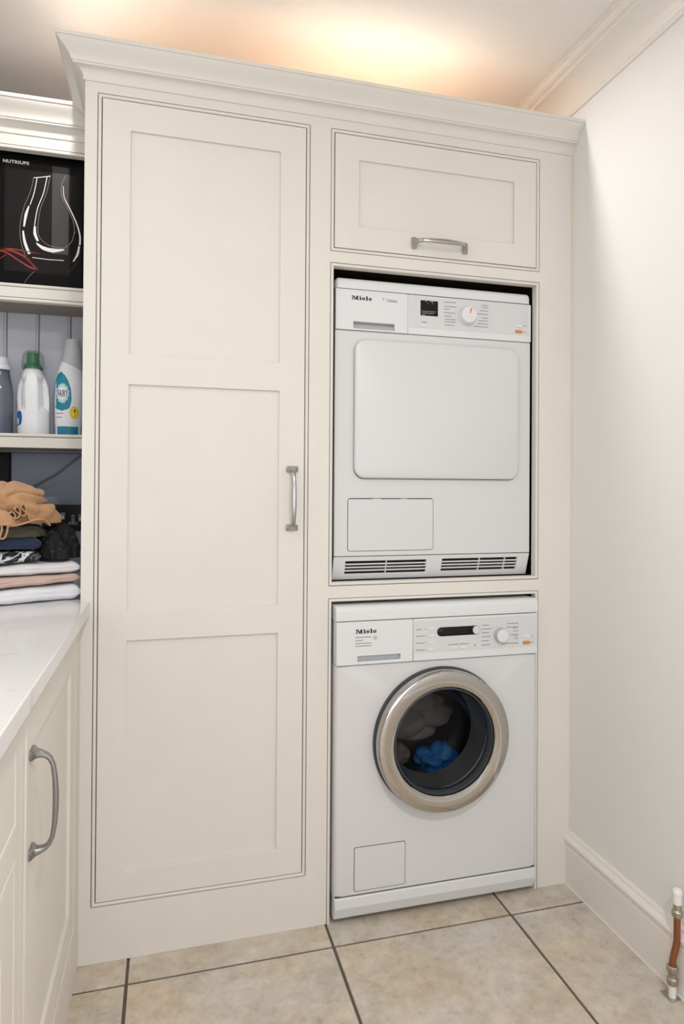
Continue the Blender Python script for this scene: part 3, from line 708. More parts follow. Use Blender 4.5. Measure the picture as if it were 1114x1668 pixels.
# laundry behind the glass
def blob(name, material, c, rx, ry, rz, seed, a1=0.16, parent=None):
    bm = bmesh.new(); bmesh.ops.create_icosphere(bm, subdivisions=5, radius=1.0)
    for v in bm.verts:
        p = v.co.normalized(); q = p + 0.45 * noise.noise_vector(p * 1.6 + Vector((seed, seed * 2, 1)))
        s = 1 + a1 * (abs(math.sin(2.6 * (q.x + 0.6 * q.z) + seed)) ** 0.7 - 0.65) + 0.5 * a1 * (abs(math.sin(4.2 * (q.z - 0.5 * q.x) + seed)) ** 0.7 - 0.6)
        v.co = Vector((c[0] + p.x * rx * s, c[1] + p.y * ry * s, c[2] + p.z * rz * s))
    return obj(name, bm, material, parent, smooth=70)
tag(blob('garment', 'drum_fabric', (0.285, 0.150, 0.492), 0.125, 0.058, 0.074, 3, 0.32), 'crumpled dark grey garment filling the washing machine drum', 'clothing')
tag(blob('garment', 'drum_fabric_brown', (0.212, 0.156, 0.360), 0.068, 0.046, 0.046, 5, 0.32), 'brown-grey garment at the lower left of the washer drum', 'clothing')
tag(blob('garment', 'blue_fabric', (0.366, 0.122, 0.350), 0.064, 0.040, 0.048, 9, 0.45), 'bright blue cloth showing low in the washer porthole', 'clothing')

# ------------------------------------------------------------------ base units and worktop on the left
BX = -0.616
side = lambda a, d, b: (BX - d, a, b)        # (along Y, depth into the cabinet, z)
cup = thing('base_cupboard', 'cream base cupboard under the worktop with one door and a D handle', 'cabinet')
OPC = (-0.640, -0.075, 0.136, 0.836)
bm = bmesh.new(); holed_plate(bm, -0.669, -0.0006, 0.0, 0.8475, [OPC], 0.0, 0.024, side); merge_flat(bm); obj('face_frame', bm, 'paint', cup, bevel=0.0008, seg=1)
bead_ring('bead', OPC, cup, mp=side)
cd = shaker('door', OPC, cup, [(-0.560, -0.155, 0.2200, 0.7540)], mp=side)
handle(cd, lambda u, v, w: (BX + v + 0.0002, -0.5960 + w, 0.6700 + u), 'pewter')
boxo('carcass', 'paint_inner', cup, -1.215, BX - 0.0245, -0.668, -0.002, 0.0, 0.8470)
drw = thing('drawer_unit', 'cream base unit nearest the camera with a drawer above a lower front', 'cabinet')
OPD, OPE = (-1.50, -0.698, 0.6810, 0.836), (-1.50, -0.698, 0.136, 0.6390)
bm = bmesh.new(); holed_plate(bm, -1.5300, -0.6694, 0.0, 0.8475, [OPD, OPE], 0.0, 0.024, side); merge_flat(bm); obj('face_frame', bm, 'paint', drw, bevel=0.0008, seg=1)
for op in (OPD, OPE): bead_ring('bead', op, drw, mp=side)
d1_ = shaker('drawer', OPD, drw, [], mp=side)
d2_ = shaker('lower_front', OPE, drw, [(-1.42, -0.778, 0.22, 0.555)], mp=side)
handle(d1_, lambda u, v, w: (BX + v + 0.0002, -1.099 + u, 0.7585 + w), 'pewter')
boxo('carcass', 'paint_inner', drw, -1.215, BX - 0.0245, -1.5295, -0.6695, 0.0, 0.8470)
bm = bmesh.new()
pl = [(-1.225, -1.5305), (-0.5955, -1.5305), (-0.5955, -0.0006), (TL - 0.0008, -0.0006), (TL - 0.0008, 0.635), (-1.225, 0.635)]
loft(bm, [[(x, y, 0.8480) for x, y in pl], [(x, y, 0.8780) for x, y in pl]])
tag(obj('worktop', bm, 'quartz', None, bevel=0.002), 'white veined quartz worktop along the left', 'worktop')

# ------------------------------------------------------------------ splashback and socket
tag(boxo('splashback', 'splash_marble', None, -0.900, TL - 0.001, 0.610, 0.636, 0.8785, 1.2650, bevel=0.001), 'grey veined marble splashback behind the clothes pile', 'splashback')
tag(boxo('dark_panel', 'black_gloss', None, -1.22, -0.9005, 0.598, 0.636, 0.8785, 1.2650, bevel=0.002), 'black upright panel left of the marble splashback', 'panel')
sk = thing('wall_socket', 'black double wall socket on the splashback behind the clothes', 'socket')
SY = 0.6095
boxo('back_plate', 'socket_black', sk, -0.806, -0.660, SY - 0.008, SY, 1.013, 1.100, bevel=0.0015)
boxo('rim', 'socket_metal', sk, -0.806, -0.660, SY - 0.0085, SY - 0.006, 1.0995, 1.1012)
for xo in (0.0, -0.062):
    boxo('insert', 'socket_metal', sk, -0.7175 + xo, -0.7075 + xo, SY - 0.0092, SY - 0.0075, 1.044, 1.066, bevel=0.0008)
    boxo('insert', 'socket_metal', sk, -0.7265 + xo, -0.6985 + xo, SY - 0.0092, SY - 0.0075, 1.033, 1.0436, bevel=0.0008)
    for px, pz, w, h in ((-0.7125, 1.057, 0.0035, 0.008), (-0.7205, 1.0385, 0.006, 0.0035), (-0.7045, 1.0385, 0.006, 0.0035)):
        boxo('pin_hole', 'ink', sk, px + xo - w / 2, px + xo + w / 2, SY - 0.0096, SY - 0.009, pz - h / 2, pz + h / 2)
sw = boxo('switch', 'socket_metal', sk, -0.7495, -0.7365, SY - 0.0100, SY - 0.0075, 1.050, 1.074, bevel=0.0012)
boxo('rocker', 'rocker_white', sw, -0.7470, -0.7390, SY - 0.0125, SY - 0.0095, 1.053, 1.063, bevel=0.0008)
sw = boxo('switch', 'socket_metal', sk, -0.6960, -0.6830, SY - 0.0100, SY - 0.0075, 1.044, 1.068, bevel=0.0012)
boxo('rocker', 'rocker_white', sw, -0.6935, -0.6855, SY - 0.0125, SY - 0.0095, 1.047, 1.057, bevel=0.0008)

# ------------------------------------------------------------------ open wall unit
wu = thing('shelf_unit', 'cream open wall shelving left of the tall cabinet', 'shelving')
UY, UX0, UX1 = 0.300, -1.22, TL - 0.001
O1, O2 = (UX0 + 0.035, UX1 - 0.020, 1.7135, 2.1105), (UX0 + 0.035, UX1 - 0.020, 1.2955, 1.6855)
bm = bmesh.new(); holed_plate(bm, UX0, UX1, 1.2665, 2.150, [O1, O2], UY, UY + 0.022, IDENT); merge_flat(bm); obj('face_frame', bm, 'paint', wu, bevel=0.0008, seg=1)
ushift = lambda a, d, b: (a, d + UY, b)
bead_ring('bead', (UX0 + 0.035, UX1 - 0.020, 1.7135, 2.1105), wu, mp=ushift, depth=0.022, w=0.0105)
bead_ring('bead', (UX0 + 0.035, UX1 - 0.020, 1.2955, 1.6855), wu, mp=ushift, depth=0.022, w=0.0105)
cornice('cornice', wu, UX0, UX1, UY - 0.0003, 0.30, 2.140, 0.082, False)
boxo('side_panel', 'paint_inner', wu, UX0, UX0 + 0.018, UY + 0.0225, 0.610, 1.2665, 2.150)
boxo('side_panel', 'paint_inner', wu, UX1 - 0.018, UX1, UY + 0.0225, 0.610, 1.2665, 2.150)
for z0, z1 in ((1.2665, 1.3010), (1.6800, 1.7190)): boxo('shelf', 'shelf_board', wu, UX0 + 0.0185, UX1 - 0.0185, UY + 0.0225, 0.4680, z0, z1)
boxo('top_panel', 'paint_inner', wu, UX0 + 0.0185, UX1 - 0.0185, UY + 0.0225, 0.610, 2.128, 2.146)
xb = -1.2
bx_ = [-1.2025, -1.153, -1.0640, -0.9745, -0.8850, -0.7962, -0.7062, -0.6355]
for a, b in zip(bx_, bx_[1:]):
    bm = bmesh.new()
    for z0, z1 in ((1.3012, 1.6798), (1.7192, 2.1278)):
        sweep = [(a + 0.0008, 0.4745), (a + 0.0008, 0.4685), (a + 0.0035, 0.4655), (b - 0.0095, 0.4655), (b - 0.0085, 0.4675), (b - 0.0070, 0.4650), (b - 0.0035, 0.4650), (b - 0.0008, 0.4685), (b - 0.0008, 0.4745)]
        loft(bm, [[(x, y, z0) for x, y in sweep], [(x, y, z1) for x, y in sweep]])
    obj('board', bm, 'paint_inner', wu, smooth=20)

# ------------------------------------------------------------------ decanter gift box
gb = thing('decanter_box', 'black gift box printed with a glass decanter on the upper shelf', 'box')
GY = 0.345
boxo('carton', 'box_black', gb, -0.945, -0.6610, GY, 0.46, 1.7195, 2.1200, bevel=0.001)
boxo('print_panel', 'box_print', gb, -0.868, -0.694, GY - 0.0004, GY, 1.770, 2.0830)
boxo('print_strip', 'print_strip', gb, -0.744, -0.699, GY - 0.0006, GY - 0.0003, 1.830, 2.0830)
# picture plane: pixel-like units of the print, 0..1 across the visible front
def gp(u, v):   # u: 0 left .. 1 right edge, v: 0 bottom .. 1 top of the front
    return (-0.9450 + 0.2840 * u, 1.7195 + 0.3790 * v)
def ribbon(pts, w, material, name, y):
    bm = bmesh.new(); P = [Vector(gp(*p)) for p in pts]; n = len(P); L_ = []; R_ = []
    # Catmull-Rom resample
    Q = []; Wd = []
    ws = w if isinstance(w, list) else [w] * n
    for i in range(n - 1):
        p0, p1, p2, p3 = P[max(i - 1, 0)], P[i], P[i + 1], P[min(i + 2, n - 1)]
        for k in range(6):
            t = k / 6
            Q.append(0.5 * ((2 * p1) + (p2 - p0) * t + (2 * p0 - 5 * p1 + 4 * p2 - p3) * t * t + (3 * p1 - p0 - 3 * p2 + p3) * t ** 3)); Wd.append(ws[i] * (1 - t) + ws[i + 1] * t)
    Q.append(P[-1]); Wd.append(ws[-1])
    prev = None
    for i, q in enumerate(Q):
        t = (Q[min(i + 1, len(Q) - 1)] - Q[max(i - 1, 0)]).normalized(); nn = Vector((-t.y, t.x)) * (Wd[i] / 2)
        a, b = bm.verts.new((q.x + nn.x, y, q.y + nn.y)), bm.verts.new((q.x - nn.x, y, q.y - nn.y))
        if prev: bm.faces.new((prev[0], a, b, prev[1]))
        prev = (a, b)
    return obj(name, bm, material, gb)
# measured in the crop of the photo: x 0..845 -> world X, y 100..1475 -> world Z
def cpx(x, y):
    q = (y - 99) / 1328.0; z = 2.1053 - q * 0.3734 + x / 845.0 * (0.030 - 0.0114 * q); z = 1.164 + (z - 1.164) * 1.0024
    return ((-0.8805 + 0.0033 * q + (x / 845.0) * (0.2225 - 0.003 * q) + 0.9450) / 0.2840, (z - 1.7195) / 0.3790)
def rib(pts, w, material, name='print', y=GY - 0.0008): return ribbon([cpx(*p) for p in pts], w, material, name, y)
rib([(330, 368), (300, 500), (230, 680), (195, 860), (205, 1010), (250, 1150), (330, 1260)], 0.0016, 'print_grey')
rib([(365, 368), (335, 520), (295, 640)], 0.0022, 'print_white')
rib([(285, 650), (255, 740), (235, 860)], [0.003, 0.0075, 0.004], 'print_white')
rib([(225, 900), (245, 1020), (290, 1135)], [0.004, 0.0075, 0.0075], 'print_white')
rib([(330, 368), (420, 360), (500, 350)], 0.0022, 'print_white')
rib([(465, 360), (430, 520), (370, 680), (340, 850)], 0.0022, 'print_white')
rib([(495, 355), (460, 520), (400, 680), (375, 860), (390, 960), (470, 1040), (560, 1065), (650, 1070), (720, 1010), (748, 910)], 0.0016, 'print_grey')
rib([(345, 855), (345, 930), (375, 1005)], [0.005, 0.008, 0.006], 'print_white')
rib([(360, 1025), (430, 1075), (530, 1100), (645, 1092)], [0.003, 0.010, 0.012, 0.003], 'print_white')
rib([(700, 335), (655, 350), (612, 450), (620, 560), (680, 680), (735, 810), (752, 930)], 0.0018, 'print_grey')
rib([(632, 450), (640, 560), (700, 680), (770, 830), (805, 950), (805, 1045)], [0.0015, 0.0022, 0.003, 0.0035, 0.004, 0.0045], 'print_white')
rib([(798, 1055), (780, 1140), (740, 1210)], [0.004, 0.005, 0.004], 'print_white')
rib([(700, 335), (668, 338)], 0.0018, 'print_white')
rib([(320, 1170), (480, 1190), (640, 1200)], 0.0018, 'print_white')
rib([(730, 1215), (790, 1150), (808, 1060)], 0.0014, 'print_grey')
rib([(340, 1310), (280, 1370), (240, 1430)], 0.0012, 'print_grey')
rib([(670, 1320), (740, 1270), (790, 1200)], 0.0012, 'print_dark_red')
rib([(-60, 1080), (100, 1100), (240, 1160), (300, 1220), (370, 1290)], [0.005, 0.005, 0.006, 0.005, 0.003], 'print_red')
rib([(-60, 1090), (60, 1120), (200, 1210), (300, 1270), (380, 1290)], [0.003, 0.004, 0.004, 0.005, 0.003], 'print_red')
rib([(-60, 1085), (120, 1085), (260, 1110), (390, 1130)], [0.004, 0.004, 0.003, 0.001], 'print_red')
rib([(-60, 1200), (0, 1180), (60, 1140)], 0.0015, 'print_red')
def box_word(s, x, y, size, xs, bold, material='print_white'):
    u, v = cpx(x, y); a, b = gp(u, v)
    return text('brand_lettering', s, size, a, GY - 0.0012, b, material, gb, xs=xs, bold=bold, rot=0.0, space=1.08)
box_word('NUTRIUPS', 25, 209, 0.0122, 1.14, 0.00035)
box_word('NUTRIUPS', 360, 1466, 0.0085, 1.1, 0.0002, 'print_grey')

# ------------------------------------------------------------------ bottles on the lower shelf
SZ = 1.3012
def interp(tab, z):
    for a, b in zip(tab, tab[1:]):
        if z <= b[0]:
            t = (z - a[0]) / (b[0] - a[0]) if b[0] > a[0] else 0
            t = max(0, min(1, t)); t = t * t * (3 - 2 * t) if len(a) > 4 and a[4] else t
            return [a[k] + (b[k] - a[k]) * t for k in range(1, 4)]
    return list(tab[-1][1:4])
def bottle_mesh(tab, cx, cy, zs, n=36, dent=None, lo=0.0):
    bm = bmesh.new(); loops = []
    for z in zs:
        a, b, s = interp(tab, z); lp = []
        for k in range(n):
            t = 2 * PI * k / n; f = dent(t, z) if dent else 1.0
            lp.append((cx + s + a * f * math.cos(t), cy + b * f * math.sin(t), SZ + z))
        loops.append(lp)
    loft(bm, loops)
    return bm
def frange(a, b, n): return [a + (b - a) * k / n for k in range(n + 1)]
# fabric conditioner bottle
fx, fy = -0.7025, 0.408
ft = [(0, 0.034, 0.024, 0.0), (0.006, 0.0365, 0.027, 0.0), (0.05, 0.0380, 0.028, 0.0), (0.12, 0.0395, 0.029, 0.0), (0.165, 0.0385, 0.028, 0.001), (0.200, 0.0345, 0.027, 0.003), (0.222, 0.0290, 0.0245, 0.005), (0.240, 0.0235, 0.021, 0.006), (0.252, 0.020, 0.019, 0.006)]
fb = thing('conditioner_bottle', 'white bottle with teal label and grey cap at right end of shelf', 'bottle')
obj('bottle_body', bottle_mesh(ft, fx, fy, [0, 0.003, 0.006] + frange(0.012, 0.252, 30)), 'bottle_white', fb, smooth=50)
bm = bmesh.new()
loops = []
for zt, r, sl in ((0.213, 0.0300, 0.55), (0.232, 0.0285, 0.40), (0.262, 0.0245, 0.15), (0.2690, 0.0240, 0.10), (0.2700, 0.0218, 0.06), (0.291, 0.0210, 0), (0.2950, 0.0190, 0)):
    loops.append([(fx + 0.0085 + r * math.cos(2 * PI * k / 36), fy + r * math.sin(2 * PI * k / 36), SZ + zt - sl * r * math.cos(2 * PI * k / 36) * 0.8 - (0.010 * sl * math.sin(2 * PI * k / 36))) for k in range(36)])
loft(bm, loops); obj('cap', bm, 'bottle_grey', fb, smooth=40)
def surf(tab, cx, cy, off):
    def f(a, b, c=0.0):      # a: local x from centre, b: height above shelf
        A, B, s = interp(tab, b); q = max(-0.985, min(0.985, (a - s) / A))
        return (cx + a, cy - B * math.sqrt(1 - q * q) - off - c, SZ + b)
    return f
def decal(name, material, parent, fn, pts, res=0.004):
    # closed outline in (x, height) drawn on the bottle front; filled by scan rows
    bm = bmesh.new()
    zs_ = [p[1] for p in pts]; z0, z1 = min(zs_), max(zs_); rows = max(6, int((z1 - z0) / res)); prev = None; n = len(pts)
    for i in range(rows + 1):
        z = z0 + (z1 - z0) * (0.002 + 0.996 * i / rows); xs_ = []
        for k in range(n):
            p, q = pts[k], pts[(k + 1) % n]
            if (p[1] - z) * (q[1] - z) < 0: xs_.append(p[0] + (q[0] - p[0]) * (z - p[1]) / (q[1] - p[1]))
        if len(xs_) < 2: continue
        lo_, hi_ = min(xs_), max(xs_)
        row = [bm.verts.new(fn(lo_ + (hi_ - lo_) * k / 8, z)) for k in range(9)]
        if prev:
            for k in range(8): bm.faces.new((prev[k], prev[k + 1], row[k + 1], row[k]))
        prev = row
    return obj(name, bm, material, parent, smooth=60)
ell = lambda cx_, cz_, a, b, n=28: [(cx_ + a * math.cos(2 * PI * k / n), cz_ + b * math.sin(2 * PI * k / n)) for k in range(n)]
up = lambda f: (lambda a_, b_, c_=0.0: f(a_, 0.08 + (b_ - 0.056) * 1.234, c_))
s0 = surf(ft, fx, fy, 0.0005)
s1, s2, s3 = up(s0), up(surf(ft, fx, fy, 0.0009)), up(surf(ft, fx, fy, 0.0013))
decal('base_band', 'label_teal', fb, s0, [(-0.0362, 0.006), (0.0362, 0.006), (0.0374, 0.0340), (0.0374, 0.0385), (-0.0374, 0.0345), (-0.0374, 0.030)])
decal('label', 'label_teal', fb, s1, [(-0.0375, 0.068), (-0.03, 0.060), (-0.016, 0.056), (-0.004, 0.058), (0.006, 0.062), (0.0115, 0.082), (0.0095, 0.108), (0.002, 0.128), (-0.008, 0.142), (-0.018, 0.150), (-0.026, 0.148), (-0.033, 0.136), (-0.0372, 0.112), (-0.038, 0.09)])
decal('label_burst', 'label_pale', fb, s2, [(-0.014 + (0.020 if k % 2 else 0.0165) * math.cos(2 * PI * k / 26), 0.098 + (0.025 if k % 2 else 0.020) * math.sin(2 * PI * k / 26)) for k in range(26)], 0.0012)
decal('label_burst', 'bottle_white', fb, s3, ell(-0.014, 0.098, 0.0150, 0.0155), 0.0015)
text('brand_lettering', 'FAIRY', 0.0300, 0, 0, 0, 'ink', fb, xs=0.335, bold=0.0002, align='CENTER', space=1.14, fn=lambda a, b, c: surf(ft, fx, fy, 0.0019)(a - 0.0140, 0.1210 + b, c))
decal('badge', 'label_yellow', fb, s2, ell(0.0185, 0.0525, 0.0125, 0.0150), 0.0015)
decal('badge_mark', 'ink', fb, s3, ell(0.0195, 0.057, 0.0024, 0.0036)); decal('badge_mark', 'bottle_white', fb, s3, [(0.0150, 0.044), (0.0168, 0.046), (0.0180, 0.062), (0.0162, 0.062)])
bm = bmesh.new()
for a, z, w in ((-0.033, 0.0715, 0.022), (-0.033, 0.0600, 0.018), (-0.018, 0.1150, 0.008)):
    row = []
    for k in range(9):
        row.append((bm.verts.new(surf(ft, fx, fy, 0.0011)(a + w * k / 8, z + 0.0006 * (k % 2))), bm.verts.new(surf(ft, fx, fy, 0.0011)(a + w * k / 8, z + 0.0020 + 0.0006 * (k % 2)))))
    for p, q in zip(row, row[1:]): bm.faces.new((p[0], q[0], q[1], p[1]))
obj('label_lines', bm, 'ink_grey', fb)['kind'] = 'stuff'
# detergent jug with grip hollows
jx, jy = -0.8020, 0.410
jt = [(0, 0.041, 0.033, 0.004), (0.006, 0.0435, 0.036, 0.004), (0.06, 0.0440, 0.036, 0.003), (0.12, 0.0450, 0.036, 0.0), (0.150, 0.0425, 0.035, 0.0), (0.172, 0.0355, 0.032, 0.0), (0.190, 0.0270, 0.026, 0.0), (0.200, 0.0225, 0.0225, 0.0), (0.208, 0.021, 0.021, 0.0)]
def sstep(a, b, x):
    x = max(0.0, min(1.0, (x - a) / (b - a))); return x * x * (3 - 2 * x)
def jdent(t, z):
    w = sstep(0.074, 0.094, z) * (1 - sstep(0.158, 0.186, z)); d = 0.0
    for c_, hw in ((math.radians(-150), 0.72), (math.radians(-32), 0.52)):
        u = (t - c_ + PI) % (2 * PI) - PI
        d = max(d, 1 - sstep(0.62 * hw, hw, abs(u)))
    return 1 - 0.34 * w * d
jg = thing('detergent_jug', 'white detergent jug with moulded grip and green cap', 'bottle')
obj('bottle_body', bottle_mesh(jt, jx, jy, [0, 0.003, 0.006] + frange(0.01, 0.208, 66), n=120, dent=jdent), 'bottle_white', jg, smooth=60)
bm = bmesh.new(); lathe(bm, [(0.0262, 0.202), (0.0262, 0.206), (0.0235, 0.213), (0.0180, 0.218), (0.0170, 0.224), (0.0166, 0.246), (0.0150, 0.2490), (0.012, 0.2490)], (jx, jy, SZ), 'z', 32); obj('cap', bm, 'cap_green', jg, smooth=35)
bm = bmesh.new(); lathe(bm, [(0.0300, 0.202), (0.0308, 0.212), (0.0302, 0.228), (0.0280, 0.243), (0.0230, 0.2530), (0.014, 0.2570), (0.002, 0.2575)], (jx, jy, SZ), 'z', 36, False, True); obj('dosing_cup', bm, 'dosing_cup', jg, smooth=60)
sj = surf([(z, a, b, s, 0) for z, a, b, s in jt], jx, jy, 0.0006)
decal('label', 'label_blue', jg, sj, [(-0.0375, 0.032), (-0.028, 0.034), (-0.0235, 0.042), (-0.0225, 0.058), (-0.0240, 0.072), (-0.0300, 0.078), (-0.0385, 0.076)])
decal('label_mark', 'bottle_white', jg, surf(jt, jx, jy, 0.0010), [(-0.0375, 0.036), (-0.031, 0.040), (-0.033, 0.056), (-0.0380, 0.056)])
# clear bottle cut by the picture edge
cx_, cy_ = -0.8915, 0.412
ct = [(0, 0.034, 0.03, 0), (0.005, 0.0365, 0.032, 0), (0.13, 0.0365, 0.032, 0), (0.150, 0.034, 0.030, 0), (0.172, 0.0295, 0.027, 0), (0.186, 0.0275, 0.0255, 0), (0.196, 0.027, 0.025, 0)]
cb_ = thing('clear_bottle', 'clear bottle of blue liquid with white cap at the picture edge', 'bottle')
obj('bottle_body', bottle_mesh(ct, cx_, cy_, [0, 0.005] + frange(0.01, 0.196, 24)), 'clear_plastic', cb_, smooth=60)
obj('liquid', bottle_mesh([(z, a - 0.0012, b - 0.0012, s) for z, a, b, s in ct], cx_, cy_, [0.0015, 0.005] + frange(0.01, 0.058, 6)), 'liquid_blue', cb_, smooth=60)
bm = bmesh.new(); lathe(bm, [(0.0285, 0.196), (0.0290, 0.200), (0.0285, 0.210), (0.0235, 0.213), (0.0222, 0.230), (0.020, 0.233)], (cx_, cy_, SZ), 'z', 32); obj('cap', bm, 'bottle_white', cb_, smooth=35)

# ------------------------------------------------------------------ pile of clothes on the worktop
EX, EY = Vector((0.952, 0.306, 0)), Vector((-0.306, 0.952, 0))
ORG = Vector((-0.634, 0.040, 0.8786))
def st(u, v, w): return ORG + EX * u + EY * v + Vector((0, 0, w))      # u along the front (negative = left), v depth, w height
def fold(name, material, u0, u1, v0, v1, zl, zr, seed, nu=44, amp=0.004, curl=1.0, layers=2):
    # folded garment: rounded front fold, height varies from zl=(bottom, top) at the left to zr at the right; soft waves
    bm = bmesh.new(); loops = []
    for i in range(nu + 1):
        t = i / nu; u = u0 + (u1 - u0) * t
        e = min(1.0, 0.45 + 0.55 * math.sqrt(min(1.0, min(t, 1 - t) * 26)))
        b = zl[0] + (zr[0] - zl[0]) * t; h = (zl[1] + (zr[1] - zl[1]) * t)
        nzv_ = lambda k: noise.noise(Vector((u * 16 + seed, k * 3.7 + seed, seed * 0.37)))
        b += amp * nzv_(1); h += amp * 1.2 * nzv_(2); f = v0 + 0.012 * nzv_(3) + 0.006 * noise.noise(Vector((u * 45, seed, 2)))
        mid = (b + h) / 2; hh = max(0.004, (h - b) / 2 * e); lp = []
        K = 14
        for k in range(K + 1):
            a = -PI / 2 + PI * k / K
            crease = 1 - 0.22 * math.exp(-((a - 0.12 * math.sin(u * 25 + seed)) / 0.16) ** 2) if layers > 1 else 1.0
            lp.append(st(u, f + 0.018 * (1 - math.cos(a) * crease), mid + hh * math.sin(a)))
        for k in range(1, 7):
            vv_ = f + 0.018 + (v1 - f - 0.018) * k / 6
            lp.append(st(u, vv_, mid + hh + 0.003 * noise.noise(Vector((u * 14, vv_ * 14, seed)))))
        lp.append(st(u, v1, mid - hh)); loops.append(lp)
    loft(bm, loops)
    return obj(name, bm, material, None, smooth=70)
G_ = 'folded clothes on the worktop'
tag(fold('folded_garment', 'white_cloth', -0.36, 0.012, -0.004, 0.22, (0.001, 0.026), (0.002, 0.041), 11, amp=0.003), 'white folded garment lying directly on the worktop', 'clothing', G_)
tag(fold('folded_garment', 'pink_cloth', -0.36, 0.011, 0.000, 0.22, (0.031, 0.061), (0.045, 0.064), 23, amp=0.003), 'dusty pink folded garment second from the bottom of the pile', 'clothing', G_)
tag(fold('folded_garment', 'white_cloth_plain', -0.36, 0.011, 0.004, 0.21, (0.066, 0.080), (0.068, 0.095), 37, amp=0.003), 'thin white folded garment on top of the pink one', 'clothing', G_)
tag(fold('folded_garment', 'swirl_print', -0.36, -0.076, 0.010, 0.20, (0.086, 0.124), (0.100, 0.123), 41, amp=0.002), 'black garment with white swirl print in the middle of the pile', 'clothing', G_)
tag(fold('folded_garment', 'navy_cloth', -0.36, -0.074, 0.022, 0.20, (0.129, 0.154), (0.128, 0.154), 67, amp=0.003), 'navy blue garment under the olive knit', 'clothing', G_)
def creases(d, seed, f1, a1, f2, a2):
    # puffy folds with sharp creases: |sin| of a warped coordinate
    o_ = Vector((seed, seed * 0.6, seed * 1.4))
    q = d + 0.42 * noise.noise_vector(d * 1.5 + o_)
    v1 = abs(math.sin(f1 * (q.x * 0.75 + q.z * 0.55 + q.y * 0.3) + seed)); q2 = d + 0.5 * noise.noise_vector(d * 2.3 + o_ * 1.7)
    v2 = abs(math.sin(f2 * (q2.z * 0.8 - q2.x * 0.5 + q2.y * 0.2) + seed * 2))
    return a1 * (v1 ** 0.7 - 0.65) + a2 * (v2 ** 0.7 - 0.65)
def mound(name, material, uc, vc, ru, rv, w0, h, seed, f1=4.0, a1=0.16, f2=7.0, a2=0.07, nu=150, nv=64, tilt=0.0, e=0.8):
    bm = bmesh.new(); loops = []
    for j in range(nv + 1):
        p = -0.30 + (PI / 2 + 0.295) * j / nv; lp = []
        for i in range(nu):
            t = 2 * PI * i / nu
            d = Vector((math.cos(t) * math.cos(p), math.sin(t) * math.cos(p), math.sin(p)))
            s_ = 1 + creases(d, seed, f1, a1, f2, a2) * (0.25 + 0.75 * min(1.0, math.cos(p) * 3)) + 0.03 * noise.noise(d * 9)
            lp.append(st(uc + ru * s_ * d.x, vc + rv * s_ * d.y, w0 + h * (s_ if d.z > 0 else 1) * max(-0.05, math.copysign(abs(d.z) ** e, d.z)) + tilt * d.x * (1 if d.z > 0 else 0)))
        loops.append(lp)
    loft(bm, loops)
    return obj(name, bm, material, None, smooth=75)
tag(mound('folded_garment', 'dark_check', -0.022, 0.116, 0.050, 0.085, 0.104, 0.076, 3.3, 3.0, 0.22, 5.0, 0.10, e=0.6), 'black checked garment bunched beside the tall cabinet', 'clothing', G_)
tag(mound('knit_jumper', 'knit', -0.164, 0.110, 0.116, 0.096, 0.159, 0.036, 4.0, 2.4, 0.12, 5.0, 0.06, e=0.6), 'olive grey ribbed knit jumper beneath the tan coat', 'clothing', G_)
coat = thing('tan_coat', 'crumpled tan wool garment with buttons on top of the pile', 'clothing', group=G_)
cm = mound('draped_cloth', 'tan_cloth', -0.176, 0.110, 0.140, 0.098, 0.193, 0.094, 8.6, 4.2, 0.30, 8.5, 0.16, tilt=-0.014, e=0.62); cm.parent = coat
def strip(name, material, pts, depth, th, parent):
    # thin cloth edge following (u, w) points, extending back in v
    P = []
    for i in range(len(pts) - 1):
        p0, p1, p2, p3 = [Vector(pts[max(0, min(len(pts) - 1, i + k))]) for k in (-1, 0, 1, 2)]
        for k in range(8):
            t = k / 8; P.append(0.5 * ((2 * p1) + (p2 - p0) * t + (2 * p0 - 5 * p1 + 4 * p2 - p3) * t * t + (3 * p1 - p0 - 3 * p2 + p3) * t ** 3))
    P.append(Vector(pts[-1])); bm = bmesh.new(); loops = []
    for i, p in enumerate(P):
        t = (P[min(i + 1, len(P) - 1)] - P[max(i - 1, 0)]); t = Vector((t.x, t.z)).normalized(); n = Vector((-t.y, t.x)) * th / 2
        v = p.y; e = 0.0016
        loops.append([st(p.x + n.x, v + e, p.z + n.y), st(p.x + n.x * .4, v, p.z + n.y * .4), st(p.x - n.x * .4, v, p.z - n.y * .4), st(p.x - n.x, v + e, p.z - n.y), st(p.x - n.x, v + depth, p.z - n.y), st(p.x + n.x, v + depth, p.z + n.y)])
    loft(bm, loops)
    return obj(name, bm, material, parent, smooth=60)
strip('lapel_edge', 'tan_cloth', [(-0.20, 0.012, 0.215), (-0.178, 0.006, 0.222), (-0.158, 0.002, 0.212), (-0.150, 0.000, 0.190), (-0.152, 0.000, 0.170), (-0.158, 0.000, 0.158), (-0.166, 0.000, 0.160), (-0.162, 0.001, 0.178), (-0.164, 0.002, 0.192), (-0.176, 0.004, 0.196), (-0.195, 0.008, 0.186), (-0.225, 0.012, 0.176)], 0.05, 0.0035, coat)
strip('pleated_edge', 'tan_cloth', [(-0.150, 0.006, 0.196), (-0.138, 0.004, 0.200), (-0.134, 0.004, 0.212), (-0.141, 0.004, 0.220), (-0.147, 0.004, 0.213), (-0.140, 0.004, 0.207), (-0.128, 0.004, 0.206), (-0.123, 0.005, 0.222), (-0.130, 0.005, 0.232), (-0.135, 0.005, 0.225), (-0.127, 0.005, 0.217), (-0.114, 0.006, 0.210), (-0.110, 0.007, 0.226), (-0.116, 0.007, 0.238), (-0.122, 0.007, 0.230), (-0.108, 0.008, 0.215), (-0.100, 0.010, 0.195)], 0.05, 0.003, coat)
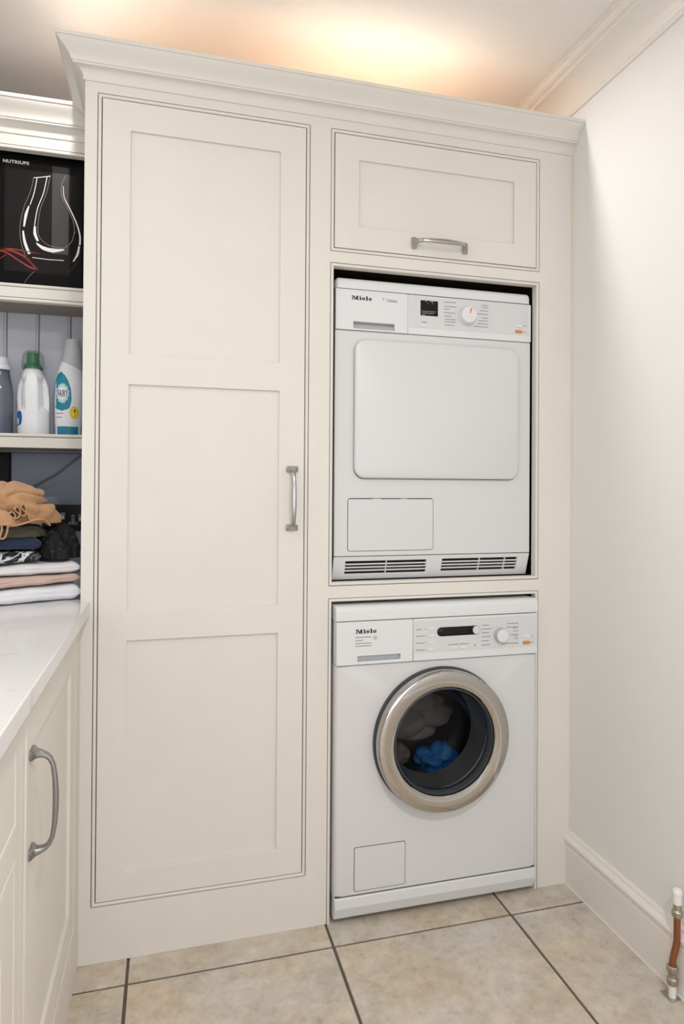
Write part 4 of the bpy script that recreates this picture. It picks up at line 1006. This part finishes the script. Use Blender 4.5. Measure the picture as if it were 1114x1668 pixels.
strip('hem_edge', 'tan_cloth', [(-0.150, 0.004, 0.186), (-0.130, 0.004, 0.188), (-0.108, 0.006, 0.194), (-0.088, 0.010, 0.200), (-0.066, 0.020, 0.198), (-0.052, 0.034, 0.184)], 0.05, 0.004, coat)
strip('lapel_fold', 'tan_cloth', [(-0.26, 0.018, 0.222), (-0.235, 0.010, 0.232), (-0.210, 0.006, 0.236), (-0.188, 0.004, 0.230), (-0.170, 0.004, 0.218), (-0.158, 0.006, 0.204)], 0.06, 0.005, coat)
for u, w in ((-0.1905, 0.2080), (-0.2055, 0.1965)):
    bm = bmesh.new(); c = st(u, -0.002, w); lathe(bm, [(0.0050, 0.004), (0.0050, -0.001), (0.0042, -0.0022), (0.0030, -0.0022), (0.0026, -0.0014)], c, 'y', 16); obj('button', bm, 'button_horn', coat, smooth=40)

# ------------------------------------------------------------------ copper pipe stub by the right wall
pp = thing('pipe_stub', 'copper pipe stub with nickel fittings rising from the floor by the skirting', 'pipe')
PX, PY = 0.7085, -0.4460
bm = bmesh.new(); tube(bm, [(PX, PY, 0.0005), (PX, PY, 0.032)], 0.0085, 16); obj('plastic_pipe', bm, 'pvc', pp, smooth=40)
bm = bmesh.new(); lathe(bm, [(0.0105, 0.030), (0.0125, 0.031), (0.0128, 0.043), (0.0112, 0.045), (0.0095, 0.047), (0.0098, 0.056), (0.0115, 0.058), (0.0128, 0.060), (0.0126, 0.071), (0.0105, 0.0735)], (PX, PY, 0.0), 'z', 8); obj('compression_coupling', bm, 'brass_nickel', pp, bevel=0.0008)
pts = []
for k in range(13):
    t = k / 12; z = 0.068 + 0.122 * t; s = t * t * (3 - 2 * t) if t < 1 else 1
    s = min(1.0, max(0.0, (t - 0.05) / 0.5)); s = s * s * (3 - 2 * s)
    pts.append((PX + 0.0095 * s, PY - 0.0035 * s, z))
bm = bmesh.new(); tube(bm, pts, 0.0075, 16); obj('copper_pipe', bm, 'copper', pp, smooth=40)
qx, qy = pts[-1][0], pts[-1][1]
bm = bmesh.new(); lathe(bm, [(0.0095, 0.184), (0.0122, 0.1855), (0.0125, 0.197), (0.0108, 0.199), (0.0092, 0.200), (0.0092, 0.214), (0.0085, 0.2145)], (qx, qy, 0.0), 'z', 8); obj('compression_nut', bm, 'brass_nickel', pp, bevel=0.0006)
bm = bmesh.new(); lathe(bm, [(0.0100, 0.2140), (0.0102, 0.2350), (0.0112, 0.2360), (0.0112, 0.2440), (0.0085, 0.2475), (0.004, 0.2485)], (qx, qy, 0.0), 'z', 24); obj('valve_cap', bm, 'pvc', pp, smooth=40)
boxo('floor_plate', 'chrome', pp, PX - 0.016, PX + 0.012, PY - 0.014, PY + 0.022, 0.0002, 0.0022, bevel=0.0005, seg=1)
